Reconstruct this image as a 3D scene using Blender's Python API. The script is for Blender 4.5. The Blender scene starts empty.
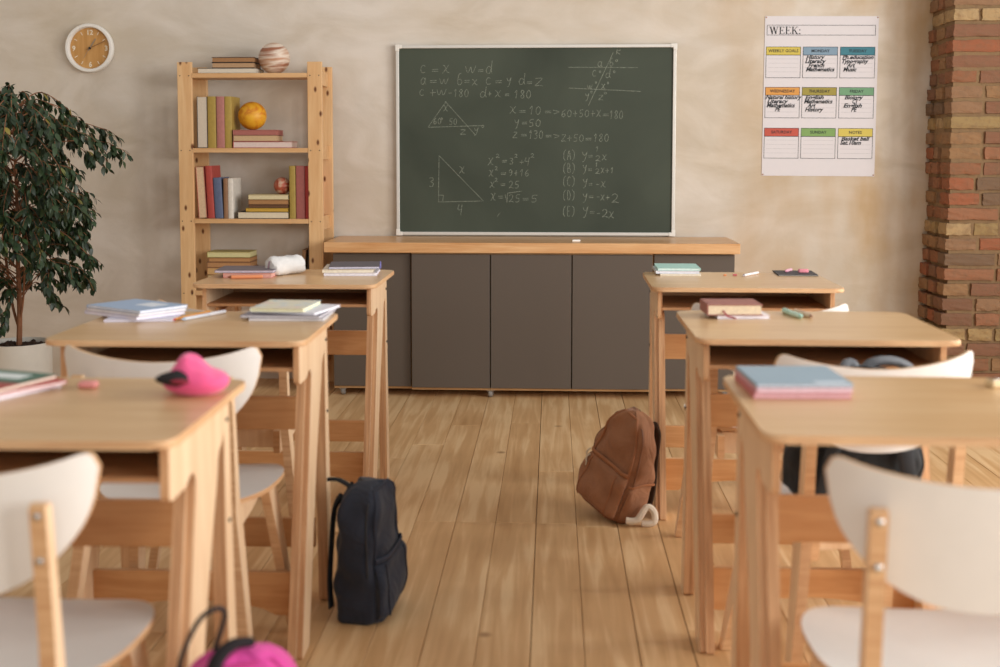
import bpy, bmesh, math, random
from mathutils import Vector, Matrix
R = math.radians
S = bpy.context.scene
COL = S.collection
random.seed(7)

# ------------------------------------------------------------------ materials
def lin(c):
    if isinstance(c, str):
        c = c.lstrip('#'); c = [int(c[i:i+2], 16)/255 for i in (0, 2, 4)]
    return tuple((v/12.92 if v <= .04045 else ((v+.055)/1.055)**2.4) for v in c) + (1,)
MATS = {}
def newmat(name):
    m = bpy.data.materials.new(name); m.use_nodes = True
    nt = m.node_tree; b = nt.nodes['Principled BSDF']
    return m, nt, b
def N(nt, t, **kw):
    n = nt.nodes.new(t)
    for k, v in kw.items():
        if k.startswith('i_'):
            n.inputs[k[2:].replace('_', ' ')].default_value = v
        else: setattr(n, k, v)
    return n
def plain(name, col, rough=.6, metal=0, noise=.05, scale=30, bump=0, spec=.5, sheen=0, trans=0):
    if name in MATS: return MATS[name]
    m, nt, b = newmat(name); L = nt.links
    c = lin(col)
    b.inputs['Roughness'].default_value = rough; b.inputs['Metallic'].default_value = metal
    b.inputs['Specular IOR Level'].default_value = spec
    if sheen: b.inputs['Sheen Weight'].default_value = sheen
    if trans: b.inputs['Transmission Weight'].default_value = trans
    tc = N(nt, 'ShaderNodeTexCoord'); nz = N(nt, 'ShaderNodeTexNoise'); nz.inputs['Scale'].default_value = scale
    nz.inputs['Detail'].default_value = 4
    L.new(tc.outputs['Object'], nz.inputs['Vector'])
    rp = N(nt, 'ShaderNodeValToRGB')
    rp.color_ramp.elements[0].position = .3; rp.color_ramp.elements[1].position = .7
    rp.color_ramp.elements[0].color = tuple(max(0, v*(1-noise)) for v in c[:3])+(1,)
    rp.color_ramp.elements[1].color = tuple(min(1, v*(1+noise)) for v in c[:3])+(1,)
    L.new(nz.outputs['Fac'], rp.inputs['Fac']); L.new(rp.outputs['Color'], b.inputs['Base Color'])
    if bump:
        bp = N(nt, 'ShaderNodeBump'); bp.inputs['Strength'].default_value = bump; bp.inputs['Distance'].default_value = .01
        L.new(nz.outputs['Fac'], bp.inputs['Height']); L.new(bp.outputs['Normal'], b.inputs['Normal'])
    MATS[name] = m; return m
def wood(name, c1, c2, rough=.42, stretch=(1, 12, 12), scale=3.5, knots=0, spec=.4, coat=0):
    """grain runs along the axis whose stretch is smallest"""
    if name in MATS: return MATS[name]
    m, nt, b = newmat(name); L = nt.links
    tc = N(nt, 'ShaderNodeTexCoord'); mp = N(nt, 'ShaderNodeMapping'); mp.inputs['Scale'].default_value = stretch
    oi = N(nt, 'ShaderNodeObjectInfo'); ad = N(nt, 'ShaderNodeVectorMath', operation='ADD')
    ml = N(nt, 'ShaderNodeVectorMath', operation='SCALE'); ml.inputs['Scale'].default_value = 37
    cb = N(nt, 'ShaderNodeCombineXYZ')
    for i in range(3): L.new(oi.outputs['Random'], cb.inputs[i])
    L.new(cb.outputs[0], ml.inputs[0]); L.new(tc.outputs['Object'], ad.inputs[0]); L.new(ml.outputs[0], ad.inputs[1])
    L.new(ad.outputs[0], mp.inputs['Vector'])
    n1 = N(nt, 'ShaderNodeTexNoise'); n1.inputs['Scale'].default_value = scale; n1.inputs['Detail'].default_value = 6; n1.inputs['Distortion'].default_value = .7
    n2 = N(nt, 'ShaderNodeTexNoise'); n2.inputs['Scale'].default_value = scale*6; n2.inputs['Detail'].default_value = 3
    L.new(mp.outputs[0], n1.inputs['Vector']); L.new(mp.outputs[0], n2.inputs['Vector'])
    mx = N(nt, 'ShaderNodeMath', operation='MULTIPLY_ADD'); mx.inputs[1].default_value = .3
    L.new(n2.outputs['Fac'], mx.inputs[0]); L.new(n1.outputs['Fac'], mx.inputs[2])
    rp = N(nt, 'ShaderNodeValToRGB'); e = rp.color_ramp.elements
    e[0].position = .42; e[1].position = .85; e[0].color = lin(c1); e[1].color = lin(c2)
    L.new(mx.outputs[0], rp.inputs['Fac']); out = rp.outputs['Color']
    if knots:
        mk = N(nt, 'ShaderNodeMapping'); mk.inputs['Scale'].default_value = (1, 1, .5); mk.inputs['Rotation'].default_value = (R(90), 0, 0)
        L.new(ad.outputs[0], mk.inputs['Vector'])
        v = N(nt, 'ShaderNodeTexVoronoi'); v.voronoi_dimensions = '2D'; v.inputs['Scale'].default_value = knots
        L.new(mk.outputs[0], v.inputs['Vector'])
        r2 = N(nt, 'ShaderNodeValToRGB'); f = r2.color_ramp.elements
        f[0].position = .04; f[1].position = .10; f[0].color = (1, 1, 1, 1); f[1].color = (0, 0, 0, 1)
        L.new(v.outputs['Distance'], r2.inputs['Fac'])
        mm = N(nt, 'ShaderNodeMixRGB'); mm.inputs['Color2'].default_value = lin('#6e3f1e')
        L.new(r2.outputs['Color'], mm.inputs['Fac']); L.new(out, mm.inputs['Color1']); out = mm.outputs['Color']
    L.new(out, b.inputs['Base Color'])
    b.inputs['Roughness'].default_value = rough; b.inputs['Specular IOR Level'].default_value = spec
    b.inputs['Coat Weight'].default_value = coat; b.inputs['Coat Roughness'].default_value = .25
    bp = N(nt, 'ShaderNodeBump'); bp.inputs['Strength'].default_value = .08; bp.inputs['Distance'].default_value = .002
    L.new(n2.outputs['Fac'], bp.inputs['Height']); L.new(bp.outputs['Normal'], b.inputs['Normal'])
    MATS[name] = m; return m
BIRCH_TOP = wood('birch_veneer_top', '#c99e6c', '#dab688', .3, (1.2, 14, 14), 2.2, coat=.2)
BIRCH = wood('birch_veneer_upright', '#dab690', '#ebcfac', .42, (14, 14, 1.2), 2.5)
BIRCH_EDGE = wood('birch_ply_edge', '#c09066', '#dcb68a', .5, (2, 2, 40), 3)
LAYER_EDGE = wood('birch_ply_layered_edge', '#a8744a', '#dcb084', .5, (60, 3, 1), 3)
RAIL = wood('oiled_ply_rail', '#ba8250', '#cf9c6a', .4, (1.2, 14, 14), 2.5)
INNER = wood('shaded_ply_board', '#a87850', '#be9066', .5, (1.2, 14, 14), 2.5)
PINE = wood('knotty_pine', '#d6a672', '#e7c08e', .45, (12, 12, 1), 2.4, knots=11)
PINE_X = wood('pine_shelf_board', '#cd9c68', '#e0b684', .45, (1, 12, 12), 2.4)
TOPWOOD = wood('laminated_worktop', '#c8905a', '#e2b684', .35, (1.5, 25, 25), 1.6, coat=.15)
WHITE = plain('white_laminate', '#dfdcd7', .38, noise=.015)
CHROME = plain('bolt_steel', '#c8c8c8', .25, metal=1, noise=.02)
DARKM = plain('dark_steel', '#3a3835', .45, metal=.6)

# ------------------------------------------------------------------ mesh helpers
def link(name, bm, mats, parent=None, smooth=False):
    me = bpy.data.meshes.new(name); bm.normal_update(); bm.to_mesh(me); bm.free()
    if not isinstance(mats, (list, tuple)): mats = [mats]
    for m in mats: me.materials.append(m)
    if smooth:
        me.polygons.foreach_set('use_smooth', [True]*len(me.polygons))
        try: me.set_sharp_from_angle(angle=R(40))
        except Exception: pass
    o = bpy.data.objects.new(name, me); COL.objects.link(o)
    if parent: o.parent = parent
    return o
def tag(o, label, cat=None, group=None, kind=None):
    o['label'] = label
    if cat: o['category'] = cat
    if group: o['group'] = group
    if kind: o['kind'] = kind
    return o
def thing(name, label, cat, loc=(0, 0, 0), rz=0, group=None, rot=None):
    o = bpy.data.objects.new(name, None); COL.objects.link(o); o.empty_display_size = .05
    o.location = loc; o.rotation_euler = rot if rot else (0, 0, rz)
    return tag(o, label, cat, group)
def structure(o):
    o['kind'] = 'structure'; return o
def dup(root, loc, rz, label):
    r = root.copy(); COL.objects.link(r); r.location = loc; r.rotation_euler = (0, 0, rz); r['label'] = label
    for ch in list(root.children):
        c = ch.copy(); COL.objects.link(c); c.parent = r
        for g in list(ch.children):
            d = g.copy(); COL.objects.link(d); d.parent = c
    return r
def box(bm, x0, x1, y0, y1, z0, z1, bev=0, mi=0, seg=2, M=None):
    r = bmesh.ops.create_cube(bm, size=1)
    vs = r['verts']
    for v in vs:
        v.co = Vector(((x0+x1)/2+v.co.x*(x1-x0), (y0+y1)/2+v.co.y*(y1-y0), (z0+z1)/2+v.co.z*(z1-z0)))
    fs = set(f for v in vs for f in v.link_faces)
    if bev:
        es = list(set(e for v in vs for e in v.link_edges))
        rr = bmesh.ops.bevel(bm, geom=es, offset=bev, segments=seg, affect='EDGES', profile=.5)
        fs = set(f for f in fs if f.is_valid) | set(rr['faces'])
    for f in fs: f.material_index = mi
    allv = set(v for f in fs for v in f.verts)
    if M is not None:
        for v in allv: v.co = M @ v.co
    return allv
def fillet(pts, rad, seg=4):
    """round the corners of a closed 2D polygon; rad number or list"""
    out = []; n = len(pts)
    for i, p in enumerate(pts):
        r = rad[i] if isinstance(rad, (list, tuple)) else rad
        p = Vector(p[:2]); a = Vector(pts[i-1][:2]); b = Vector(pts[(i+1) % n][:2])
        if r <= 0: out.append((p.x, p.y)); continue
        u = (a-p); v = (b-p); lu, lv = u.length, v.length
        if lu < 1e-6 or lv < 1e-6: out.append((p.x, p.y)); continue
        u /= lu; v /= lv; d = min(r, lu*.49, lv*.49)
        s, e = p+u*d, p+v*d
        for k in range(seg+1):
            t = k/seg; q = s*(1-t)**2+p*2*t*(1-t)+e*t*t
            out.append((q.x, q.y))
    return out
def plate(bm, pts, a, b, axis='z', mi_face=0, mi_edge=1, bev=0, fn=None):
    """extrude closed polygon pts between a and b along axis; axis x -> pts are (y,z); y -> (x,z); z -> (x,y)"""
    def P(p, h):
        if axis == 'z': return (p[0], p[1], h)
        if axis == 'x': return (h, p[0], p[1])
        return (p[0], h, p[1])
    n = len(pts)
    lo = [bm.verts.new(P(p, a)) for p in pts]; hi = [bm.verts.new(P(p, b)) for p in pts]
    f1 = bm.faces.new(lo); f2 = bm.faces.new(hi[::-1]); f1.material_index = f2.material_index = mi_face
    sides = []
    for i in range(n):
        f = bm.faces.new((lo[i], hi[i], hi[(i+1) % n], lo[(i+1) % n])); f.material_index = mi_edge; sides.append(f)
    vs = lo+hi
    if bev:
        es = list(f1.edges)+list(f2.edges)
        rr = bmesh.ops.bevel(bm, geom=es, offset=bev, segments=2, affect='EDGES', profile=.5)
        for f in rr['faces']: f.material_index = mi_edge
    bmesh.ops.recalc_face_normals(bm, faces=bm.faces[:])
    return vs
def lathe(bm, prof, seg=40, axis='z', c=(0, 0, 0), mi=0, cap=True):
    rings = []
    for r, h in prof:
        ring = []
        for k in range(seg):
            t = 2*math.pi*k/seg
            x, y = r*math.cos(t), r*math.sin(t)
            p = (x, y, h) if axis == 'z' else ((x, -h, y) if axis == 'y' else (h, x, y))
            ring.append(bm.verts.new((p[0]+c[0], p[1]+c[1], p[2]+c[2])))
        rings.append(ring)
    fs = []
    for A, B in zip(rings, rings[1:]):
        for k in range(seg):
            fs.append(bm.faces.new((A[k], A[(k+1) % seg], B[(k+1) % seg], B[k])))
    if cap:
        fs.append(bm.faces.new(rings[0][::-1])); fs.append(bm.faces.new(rings[-1]))
    for f in fs: f.material_index = mi
    bmesh.ops.recalc_face_normals(bm, faces=fs)
    return fs
def tube(bm, pts, rad, seg=8, mi=0, flat=None, closed=False):
    """swept tube; rad number/list; flat=(vector, ratio) squashes the section along that vector"""
    P = [Vector(p) for p in pts]; n = len(P); rings = []
    up = Vector((0, 0, 1)); prevx = None
    for i, p in enumerate(P):
        t = (P[(i+1) % n] - P[i-1]) if closed else (P[min(i+1, n-1)]-P[max(i-1, 0)])
        if t.length < 1e-9: t = Vector((0, 0, 1))
        t.normalize()
        if prevx is None:
            ref = Vector((1, 0, 0)) if abs(t.z) > .9 else up
            x = t.cross(ref).normalized()
        else:
            x = (prevx - t*prevx.dot(t)).normalized()
        prevx = x; y = t.cross(x).normalized()
        r = rad[i] if isinstance(rad, (list, tuple)) else rad
        ring = []
        for k in range(seg):
            a = 2*math.pi*k/seg; o = x*math.cos(a)*r + y*math.sin(a)*r
            if flat:
                fv = Vector(flat[0]).normalized(); o = o - fv*o.dot(fv)*(1-flat[1])
            ring.append(bm.verts.new(p+o))
        rings.append(ring)
    pairs = list(zip(rings, rings[1:])) + ([(rings[-1], rings[0])] if closed else [])
    fs = []
    for A, B in pairs:
        for k in range(seg): fs.append(bm.faces.new((A[k], A[(k+1) % seg], B[(k+1) % seg], B[k])))
    if not closed:
        fs.append(bm.faces.new(rings[0][::-1])); fs.append(bm.faces.new(rings[-1]))
    for f in fs: f.material_index = mi
    bmesh.ops.recalc_face_normals(bm, faces=fs)
    return fs
def catmull(pts, k=6, closed=False):
    P = [Vector(p) for p in pts]; n = len(P); out = []
    rng = range(n) if closed else range(n-1)
    for i in rng:
        p0 = P[(i-1) % n] if (closed or i > 0) else P[0]; p1 = P[i]; p2 = P[(i+1) % n]
        p3 = P[(i+2) % n] if (closed or i+2 < n) else P[-1]
        for j in range(k):
            t = j/k
            out.append(.5*((2*p1)+(p2-p0)*t+(2*p0-5*p1+4*p2-p3)*t*t+(3*p1-p0-3*p2+p3)*t**3))
    if not closed: out.append(P[-1])
    return out
def rrect(x0, x1, y0, y1, r, seg=5):
    return fillet([(x0, y0), (x1, y0), (x1, y1), (x0, y1)], r, seg)

# ------------------------------------------------------------------ the setting
def colattr(bm): return bm.loops.layers.float_color.new('Col')
def paint(lay, faces, c):
    for f in faces:
        for l in f.loops: l[lay] = c
# floor planks
def floor_material():
    m, nt, b = newmat('old_pine_floorboards'); L = nt.links
    at = N(nt, 'ShaderNodeAttribute'); at.attribute_name = 'Col'
    sep = N(nt, 'ShaderNodeSeparateColor'); L.new(at.outputs['Color'], sep.inputs[0])
    tc = N(nt, 'ShaderNodeTexCoord'); cb = N(nt, 'ShaderNodeCombineXYZ')
    mu = N(nt, 'ShaderNodeMath', operation='MULTIPLY'); mu.inputs[1].default_value = 40
    L.new(sep.outputs[0], mu.inputs[0]); L.new(mu.outputs[0], cb.inputs[1]); L.new(mu.outputs[0], cb.inputs[2])
    ad = N(nt, 'ShaderNodeVectorMath', operation='ADD'); L.new(tc.outputs['Object'], ad.inputs[0]); L.new(cb.outputs[0], ad.inputs[1])
    mp = N(nt, 'ShaderNodeMapping'); mp.inputs['Scale'].default_value = (16, .9, 1); L.new(ad.outputs[0], mp.inputs['Vector'])
    n1 = N(nt, 'ShaderNodeTexNoise'); n1.inputs['Scale'].default_value = 2; n1.inputs['Detail'].default_value = 7; n1.inputs['Distortion'].default_value = .6
    L.new(mp.outputs[0], n1.inputs['Vector'])
    n2 = N(nt, 'ShaderNodeTexNoise'); n2.inputs['Scale'].default_value = 2.2; n2.inputs['Detail'].default_value = 6
    L.new(tc.outputs['Object'], n2.inputs['Vector'])
    a = N(nt, 'ShaderNodeMath', operation='MULTIPLY_ADD'); a.inputs[1].default_value = .55; L.new(n2.outputs['Fac'], a.inputs[0]); L.new(n1.outputs['Fac'], a.inputs[2])
    a2 = N(nt, 'ShaderNodeMath', operation='MULTIPLY_ADD'); a2.inputs[1].default_value = .14; L.new(sep.outputs[1], a2.inputs[0]); L.new(a.outputs[0], a2.inputs[2])
    rp = N(nt, 'ShaderNodeValToRGB'); e = rp.color_ramp.elements
    e[0].position = .5; e[0].color = lin('#b88c5c'); e[1].position = 1.25; e[1].color = lin('#dfbb8c')
    x = rp.color_ramp.elements.new(.82); x.color = lin('#cda372')
    L.new(a2.outputs[0], rp.inputs['Fac'])
    # knots and scuffs
    v = N(nt, 'ShaderNodeTexVoronoi'); v.inputs['Scale'].default_value = 3.1; L.new(ad.outputs[0], v.inputs['Vector'])
    r2 = N(nt, 'ShaderNodeValToRGB'); f = r2.color_ramp.elements; f[0].position = .02; f[0].color = (.75, .75, .75, 1); f[1].position = .07; f[1].color = (0, 0, 0, 1)
    L.new(v.outputs['Distance'], r2.inputs['Fac'])
    mm = N(nt, 'ShaderNodeMixRGB'); mm.inputs['Color2'].default_value = lin('#855a32'); L.new(r2.outputs['Color'], mm.inputs['Fac']); L.new(rp.outputs['Color'], mm.inputs['Color1'])
    L.new(mm.outputs['Color'], b.inputs['Base Color'])
    rr = N(nt, 'ShaderNodeMapRange'); rr.inputs['To Min'].default_value = .36; rr.inputs['To Max'].default_value = .6; L.new(n2.outputs['Fac'], rr.inputs['Value']); L.new(rr.outputs[0], b.inputs['Roughness'])
    bp = N(nt, 'ShaderNodeBump'); bp.inputs['Strength'].default_value = .25; bp.inputs['Distance'].default_value = .003
    L.new(a.outputs[0], bp.inputs['Height']); L.new(bp.outputs['Normal'], b.inputs['Normal'])
    return m
bm = bmesh.new(); lay = colattr(bm); rnd = random.Random(3)
k0 = -27; pitch_ = .1292
for k in range(k0, 27):
    xa = -.05 + k*pitch_; xb = xa + pitch_
    cuts = [-2.2]
    if k in (0, 1, 2, -1, -2, -3): cuts += [3.83 if k != 1 else 3.80]
    else: cuts += [rnd.uniform(-1, 1.5), rnd.uniform(2.2, 3.6)]
    if rnd.random() < .4: cuts += [rnd.uniform(4.4, 5.6)]
    cuts += [6.26]
    ga = {0: .0035, 1: .0018, 2: .0038, 3: .0042, -1: .0012, -2: .0022, -3: .0014}.get(k, rnd.choice([.0012, .0018, .003]))
    gb = .0008
    for y0, y1 in zip(cuts, cuts[1:]):
        n0 = len(bm.faces); bm.faces.ensure_lookup_table()
        box(bm, xa+ga/2, xb-gb/2, y0+.0006, y1-.0006, -.025, rnd.uniform(-.0006, 0), bev=.0012, seg=1)
        bm.faces.ensure_lookup_table()
        c = (rnd.random(), rnd.random(), rnd.random(), 1)
        paint(lay, [f for f in bm.faces if f.index == -1 or f.index >= n0], c)
        bm.faces.index_update()
floor = structure(link('floor', bm, floor_material()))
floor['label'] = 'old wooden plank floor'
bm = bmesh.new(); box(bm, -3.6, 3.5, -2.2, 6.26, -.06, -.03)
tag(structure(link('floor', bm, plain('subfloor', '#2b1a10', .9))), 'dark base under the boards')

def plaster():
    m, nt, b = newmat('raw_plaster'); L = nt.links
    tc = N(nt, 'ShaderNodeTexCoord')
    n1 = N(nt, 'ShaderNodeTexNoise'); n1.inputs['Scale'].default_value = .9; n1.inputs['Detail'].default_value = 7; n1.inputs['Roughness'].default_value = .62; n1.inputs['Distortion'].default_value = .8
    mp = N(nt, 'ShaderNodeMapping'); mp.inputs['Scale'].default_value = (1, 1, 1.7); L.new(tc.outputs['Object'], mp.inputs['Vector']); L.new(mp.outputs[0], n1.inputs['Vector'])
    n2 = N(nt, 'ShaderNodeTexNoise'); n2.inputs['Scale'].default_value = 2.6; n2.inputs['Detail'].default_value = 8; n2.inputs['Distortion'].default_value = 1.5
    m2 = N(nt, 'ShaderNodeMapping'); m2.inputs['Scale'].default_value = (.8, 1, 1.5); m2.inputs['Rotation'].default_value = (0, R(12), 0); L.new(tc.outputs['Object'], m2.inputs['Vector']); L.new(m2.outputs[0], n2.inputs['Vector'])
    rp = N(nt, 'ShaderNodeValToRGB'); e = rp.color_ramp.elements
    e[0].position = .36; e[0].color = lin('#cbbeab'); e[1].position = .66; e[1].color = lin('#dcd4ca')
    L.new(n1.outputs['Fac'], rp.inputs['Fac'])
    r2 = N(nt, 'ShaderNodeValToRGB'); f = r2.color_ramp.elements
    f[0].position = .38; f[0].color = lin('#b9aa93'); f[1].position = .62; f[1].color = lin('#e2d8cb')
    L.new(n2.outputs['Fac'], r2.inputs['Fac'])
    mx = N(nt, 'ShaderNodeMixRGB'); mx.inputs['Fac'].default_value = .3; L.new(rp.outputs['Color'], mx.inputs['Color1']); L.new(r2.outputs['Color'], mx.inputs['Color2'])
    # ochre blotches thickening towards the brick pier: its shade painted into the plaster
    sx = N(nt, 'ShaderNodeSeparateXYZ'); L.new(tc.outputs['Object'], sx.inputs[0])
    mr = N(nt, 'ShaderNodeMapRange'); mr.inputs['From Min'].default_value = .4; mr.inputs['From Max'].default_value = 1.9; L.new(sx.outputs[0], mr.inputs['Value'])
    n3 = N(nt, 'ShaderNodeTexNoise'); n3.inputs['Scale'].default_value = 1.8; n3.inputs['Detail'].default_value = 4
    m3 = N(nt, 'ShaderNodeMapping'); m3.inputs['Scale'].default_value = (1.8, 1, .8); m3.inputs['Location'].default_value = (3, 0, 1); L.new(tc.outputs['Object'], m3.inputs['Vector']); L.new(m3.outputs[0], n3.inputs['Vector'])
    r3 = N(nt, 'ShaderNodeValToRGB'); r3.color_ramp.elements[0].position = .42; r3.color_ramp.elements[1].position = .7; L.new(n3.outputs['Fac'], r3.inputs['Fac'])
    mu = N(nt, 'ShaderNodeMath', operation='MULTIPLY'); L.new(r3.outputs['Color'], mu.inputs[0]); L.new(mr.outputs[0], mu.inputs[1])
    mm = N(nt, 'ShaderNodeMixRGB'); mm.inputs['Color2'].default_value = lin('#b7925c'); L.new(mu.outputs[0], mm.inputs['Fac']); L.new(mx.outputs['Color'], mm.inputs['Color1'])
    L.new(mm.outputs['Color'], b.inputs['Base Color']); b.inputs['Roughness'].default_value = .85; b.inputs['Specular IOR Level'].default_value = .2
    n4 = N(nt, 'ShaderNodeTexNoise'); n4.inputs['Scale'].default_value = 60; n4.inputs['Detail'].default_value = 3; L.new(tc.outputs['Object'], n4.inputs['Vector'])
    ad = N(nt, 'ShaderNodeMath', operation='MULTIPLY_ADD'); ad.inputs[1].default_value = .1; L.new(n4.outputs['Fac'], ad.inputs[0]); L.new(n2.outputs['Fac'], ad.inputs[2])
    bp = N(nt, 'ShaderNodeBump'); bp.inputs['Strength'].default_value = .35; bp.inputs['Distance'].default_value = .012
    L.new(ad.outputs[0], bp.inputs['Height']); L.new(bp.outputs['Normal'], b.inputs['Normal'])
    return m
PL = plaster()
bm = bmesh.new(); box(bm, -3.7, 1.95, 6.25, 6.45, 0, 3.1)
tag(structure(link('wall_back', bm, PL)), 'beige raw plaster wall behind the chalkboard')
bm = bmesh.new(); box(bm, -3.7, -3.5, -2.2, 6.249, 0, 3.1)
tag(structure(link('wall_left', bm, PL)), 'beige plaster side wall')

# brick pier
def brickmat():
    m, nt, b = newmat('old_brick'); L = nt.links
    at = N(nt, 'ShaderNodeAttribute'); at.attribute_name = 'Col'
    tc = N(nt, 'ShaderNodeTexCoord'); n = N(nt, 'ShaderNodeTexNoise'); n.inputs['Scale'].default_value = 24; n.inputs['Detail'].default_value = 8; n.inputs['Roughness'].default_value = .7
    L.new(tc.outputs['Object'], n.inputs['Vector'])
    rp = N(nt, 'ShaderNodeValToRGB'); e = rp.color_ramp.elements; e[0].position = .45; e[0].color = (0, 0, 0, 1); e[1].position = .68; e[1].color = (.6, .6, .6, 1)
    L.new(n.outputs['Fac'], rp.inputs['Fac'])
    mm = N(nt, 'ShaderNodeMixRGB'); mm.inputs['Color2'].default_value = lin('#7a604a'); L.new(rp.outputs['Color'], mm.inputs['Fac']); L.new(at.outputs['Color'], mm.inputs['Color1'])
    L.new(mm.outputs['Color'], b.inputs['Base Color']); b.inputs['Roughness'].default_value = .9; b.inputs['Specular IOR Level'].default_value = .15
    bp = N(nt, 'ShaderNodeBump'); bp.inputs['Strength'].default_value = .8; bp.inputs['Distance'].default_value = .01
    L.new(n.outputs['Fac'], bp.inputs['Height']); L.new(bp.outputs['Normal'], b.inputs['Normal'])
    return m
bm = bmesh.new(); lay = colattr(bm); rnd = random.Random(12)
CH = .0722
def brick(xa, xb, ya, yb, z0, z1, c):
    n0 = len(bm.faces)
    r = bmesh.ops.create_cube(bm, size=1); vs = r['verts']
    for v in vs: v.co = Vector(((xa+xb)/2+v.co.x*(xb-xa), (ya+yb)/2+v.co.y*(yb-ya), (z0+z1)/2+v.co.z*(z1-z0)))
    es = list(set(e for v in vs for e in v.link_edges))
    bmesh.ops.subdivide_edges(bm, edges=es, cuts=3, use_grid_fill=True)
    bm.faces.ensure_lookup_table()
    fs = bm.faces[n0:]
    ctr = Vector(((xa+xb)/2, (ya+yb)/2, (z0+z1)/2)); h = Vector(((xb-xa)/2, (yb-ya)/2, (z1-z0)/2))
    for v in set(v for f in fs for v in f.verts):
        d = v.co-ctr; cnt = sum(abs(abs(d[i])-h[i]) < 1e-5 for i in range(3))
        if cnt >= 2: v.co -= Vector([math.copysign(rnd.uniform(.001, .005), d[i]) if abs(abs(d[i])-h[i]) < 1e-5 else 0 for i in range(3)])
        v.co += Vector([rnd.uniform(-.002, .002) for _ in range(3)])
    paint(lay, fs, c)
reds = ['#8f6248', '#95684e', '#86604b', '#917055', '#7e5c48', '#947252', '#77604d', '#985f45']
creams = ['#a68a60', '#ad916a', '#998058']
for row in range(0, 43):
    z0 = row*CH-.014; cream = (row % 7) == 4
    pal = creams if cream else reds
    lean = .03*max(0, (1.0-z0)/1.0)                     # the pier widens a little towards the floor
    xc = 1.878 - lean
    # return face: short broken headers running back to the wall
    y = 5.93 + rnd.uniform(0, .03); 
    x = xc + (0 if row % 2 else .0)
    first = rnd.choice([.12, .2, .25])
    ylist = [5.925, 5.925+rnd.uniform(.09, .14), 5.925+rnd.uniform(.19, .25), 6.27]
    # corner brick shows on both faces
    L0 = rnd.choice([.13, .16, .25]); 
    c = lin(rnd.choice(pal)); brick(x, x+L0-.012, 5.90+rnd.uniform(-.006, .008), ylist[1]-.01, z0+.006, z0+CH-.007, c)
    for a, b_ in zip(ylist[1:], ylist[2:]):
        c = lin(rnd.choice(pal)); off = rnd.uniform(-.012, .012)-.02*(a-5.9)
        brick(x+off, x+.1, a, b_-.01, z0+.006, z0+CH-.007, c)
    px_ = x+L0
    while px_ < 3.3:
        Lb = rnd.choice([.13, .25, .25, .25]); c = lin(rnd.choice(pal)); 
        brick(px_, px_+Lb-.014, 5.899+rnd.uniform(-.005, .005), 6.0, z0+.005, z0+CH-.005, c); px_ += Lb
n0 = len(bm.faces)
for i in range(4):
    pass
box(bm, 1.888, 3.4, 5.9125, 6.3, 0, 3.14)
bm.faces.ensure_lookup_table(); paint(lay, bm.faces[n0:], lin('#8a7052'))
tag(structure(link('wall_brick_pier', bm, brickmat())), 'rough red brick pier with a few cream courses')

# ------------------------------------------------------------------ desks
def make_desk(loc, rz, label, group, shelf=True):
    t = thing('school_desk', label, 'desk', loc, rz, group)
    bm = bmesh.new(); plate(bm, rrect(-.3, .3, 0, .5, .035, 6), .746, .76, 'z', 0, 1, bev=.004)
    link('desktop', bm, [BIRCH_TOP, BIRCH_EDGE], t)
    A = [(.055, .7455), (.055, .650), (.150, .650), (.178, .668), (.205, .655), (.195, .60), (.150, .4), (.050, 0), (.14, 0), (.255, .4), (.345, .62), (.35, .655), (.395, .675), (.395, .7455)]
    Ar = [0, .014, .02, .015, .02, .03, .15, .008, .008, .15, .03, .015, .015, 0]
    C = [(.20, .655), (.188, .60), (.142, .4), (.042, 0), (.125, 0), (.235, .4), (.33, .62), (.33, .655)]
    B = [(.402, .742), (.44, .742), (.455, .45), (.50, .0), (.43, 0), (.405, .4)]
    for s in (-1, 1):
        xo, xi = s*.278, s*.264
        bm = bmesh.new(); plate(bm, fillet(A, Ar, 5), min(xo, xi), max(xo, xi), 'x', 0, 1, bev=.0015)
        link('side_panel', bm, [BIRCH, LAYER_EDGE], t)
        xi2 = s*.244
        bm = bmesh.new(); plate(bm, fillet(C, [.03, .02, .15, .008, .008, .15, .02, .02], 5), min(xi2, xi), max(xi2, xi)-.0005*(s > 0), 'x', 0, 1, bev=.0015)
        fl = link('front_leg', bm, [BIRCH, LAYER_EDGE], t)
        bm = bmesh.new(); plate(bm, fillet(B, [.01, .01, .1, .012, .012, .1], 5), min(s*.276, s*.250), max(s*.276, s*.250), 'x', 0, 1, bev=.0015)
        rl = link('rear_leg', bm, [BIRCH, LAYER_EDGE], t)
        for (yy, zz) in ((.42, .70), (.43, .51)):
            bm = bmesh.new(); lathe(bm, [(.0045, 0), (.0045, .002), (.003, .003)], 10, 'x', (s*.276 if s > 0 else -.279, yy, zz)); link('bolt', bm, DARKM, rl)
    if shelf:
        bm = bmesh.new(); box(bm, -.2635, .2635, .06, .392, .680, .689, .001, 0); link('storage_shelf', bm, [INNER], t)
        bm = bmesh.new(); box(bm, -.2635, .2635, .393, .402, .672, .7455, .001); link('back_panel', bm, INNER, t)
    else:
        bm = bmesh.new(); box(bm, -.2635, .2635, .386, .402, .700, .7455, .001); link('back_panel', bm, BIRCH, t)
    bm = bmesh.new(); box(bm, -.2435, .2435, .412, .428, .463, .55, .002); link('upper_rail', bm, RAIL, t)
    bm = bmesh.new(); box(bm, -.2435, .2435, .418, .434, .148, .225, .002); link('lower_rail', bm, RAIL, t)
    pts = [(-.2435, .18), (.2435, .18), (.2435, .075)]
    for k in range(13):
        a = k/12; x = .20-.40*a; pts.append((x, .075+.035*math.sin(math.pi*a)**.6))
    pts += [(-.2435, .075)]
    bm = bmesh.new(); plate(bm, pts[::-1], .135, .151, 'y', 0, 1); link('footrest', bm, [RAIL, BIRCH_EDGE], t)
    return t
DG = None
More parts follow.
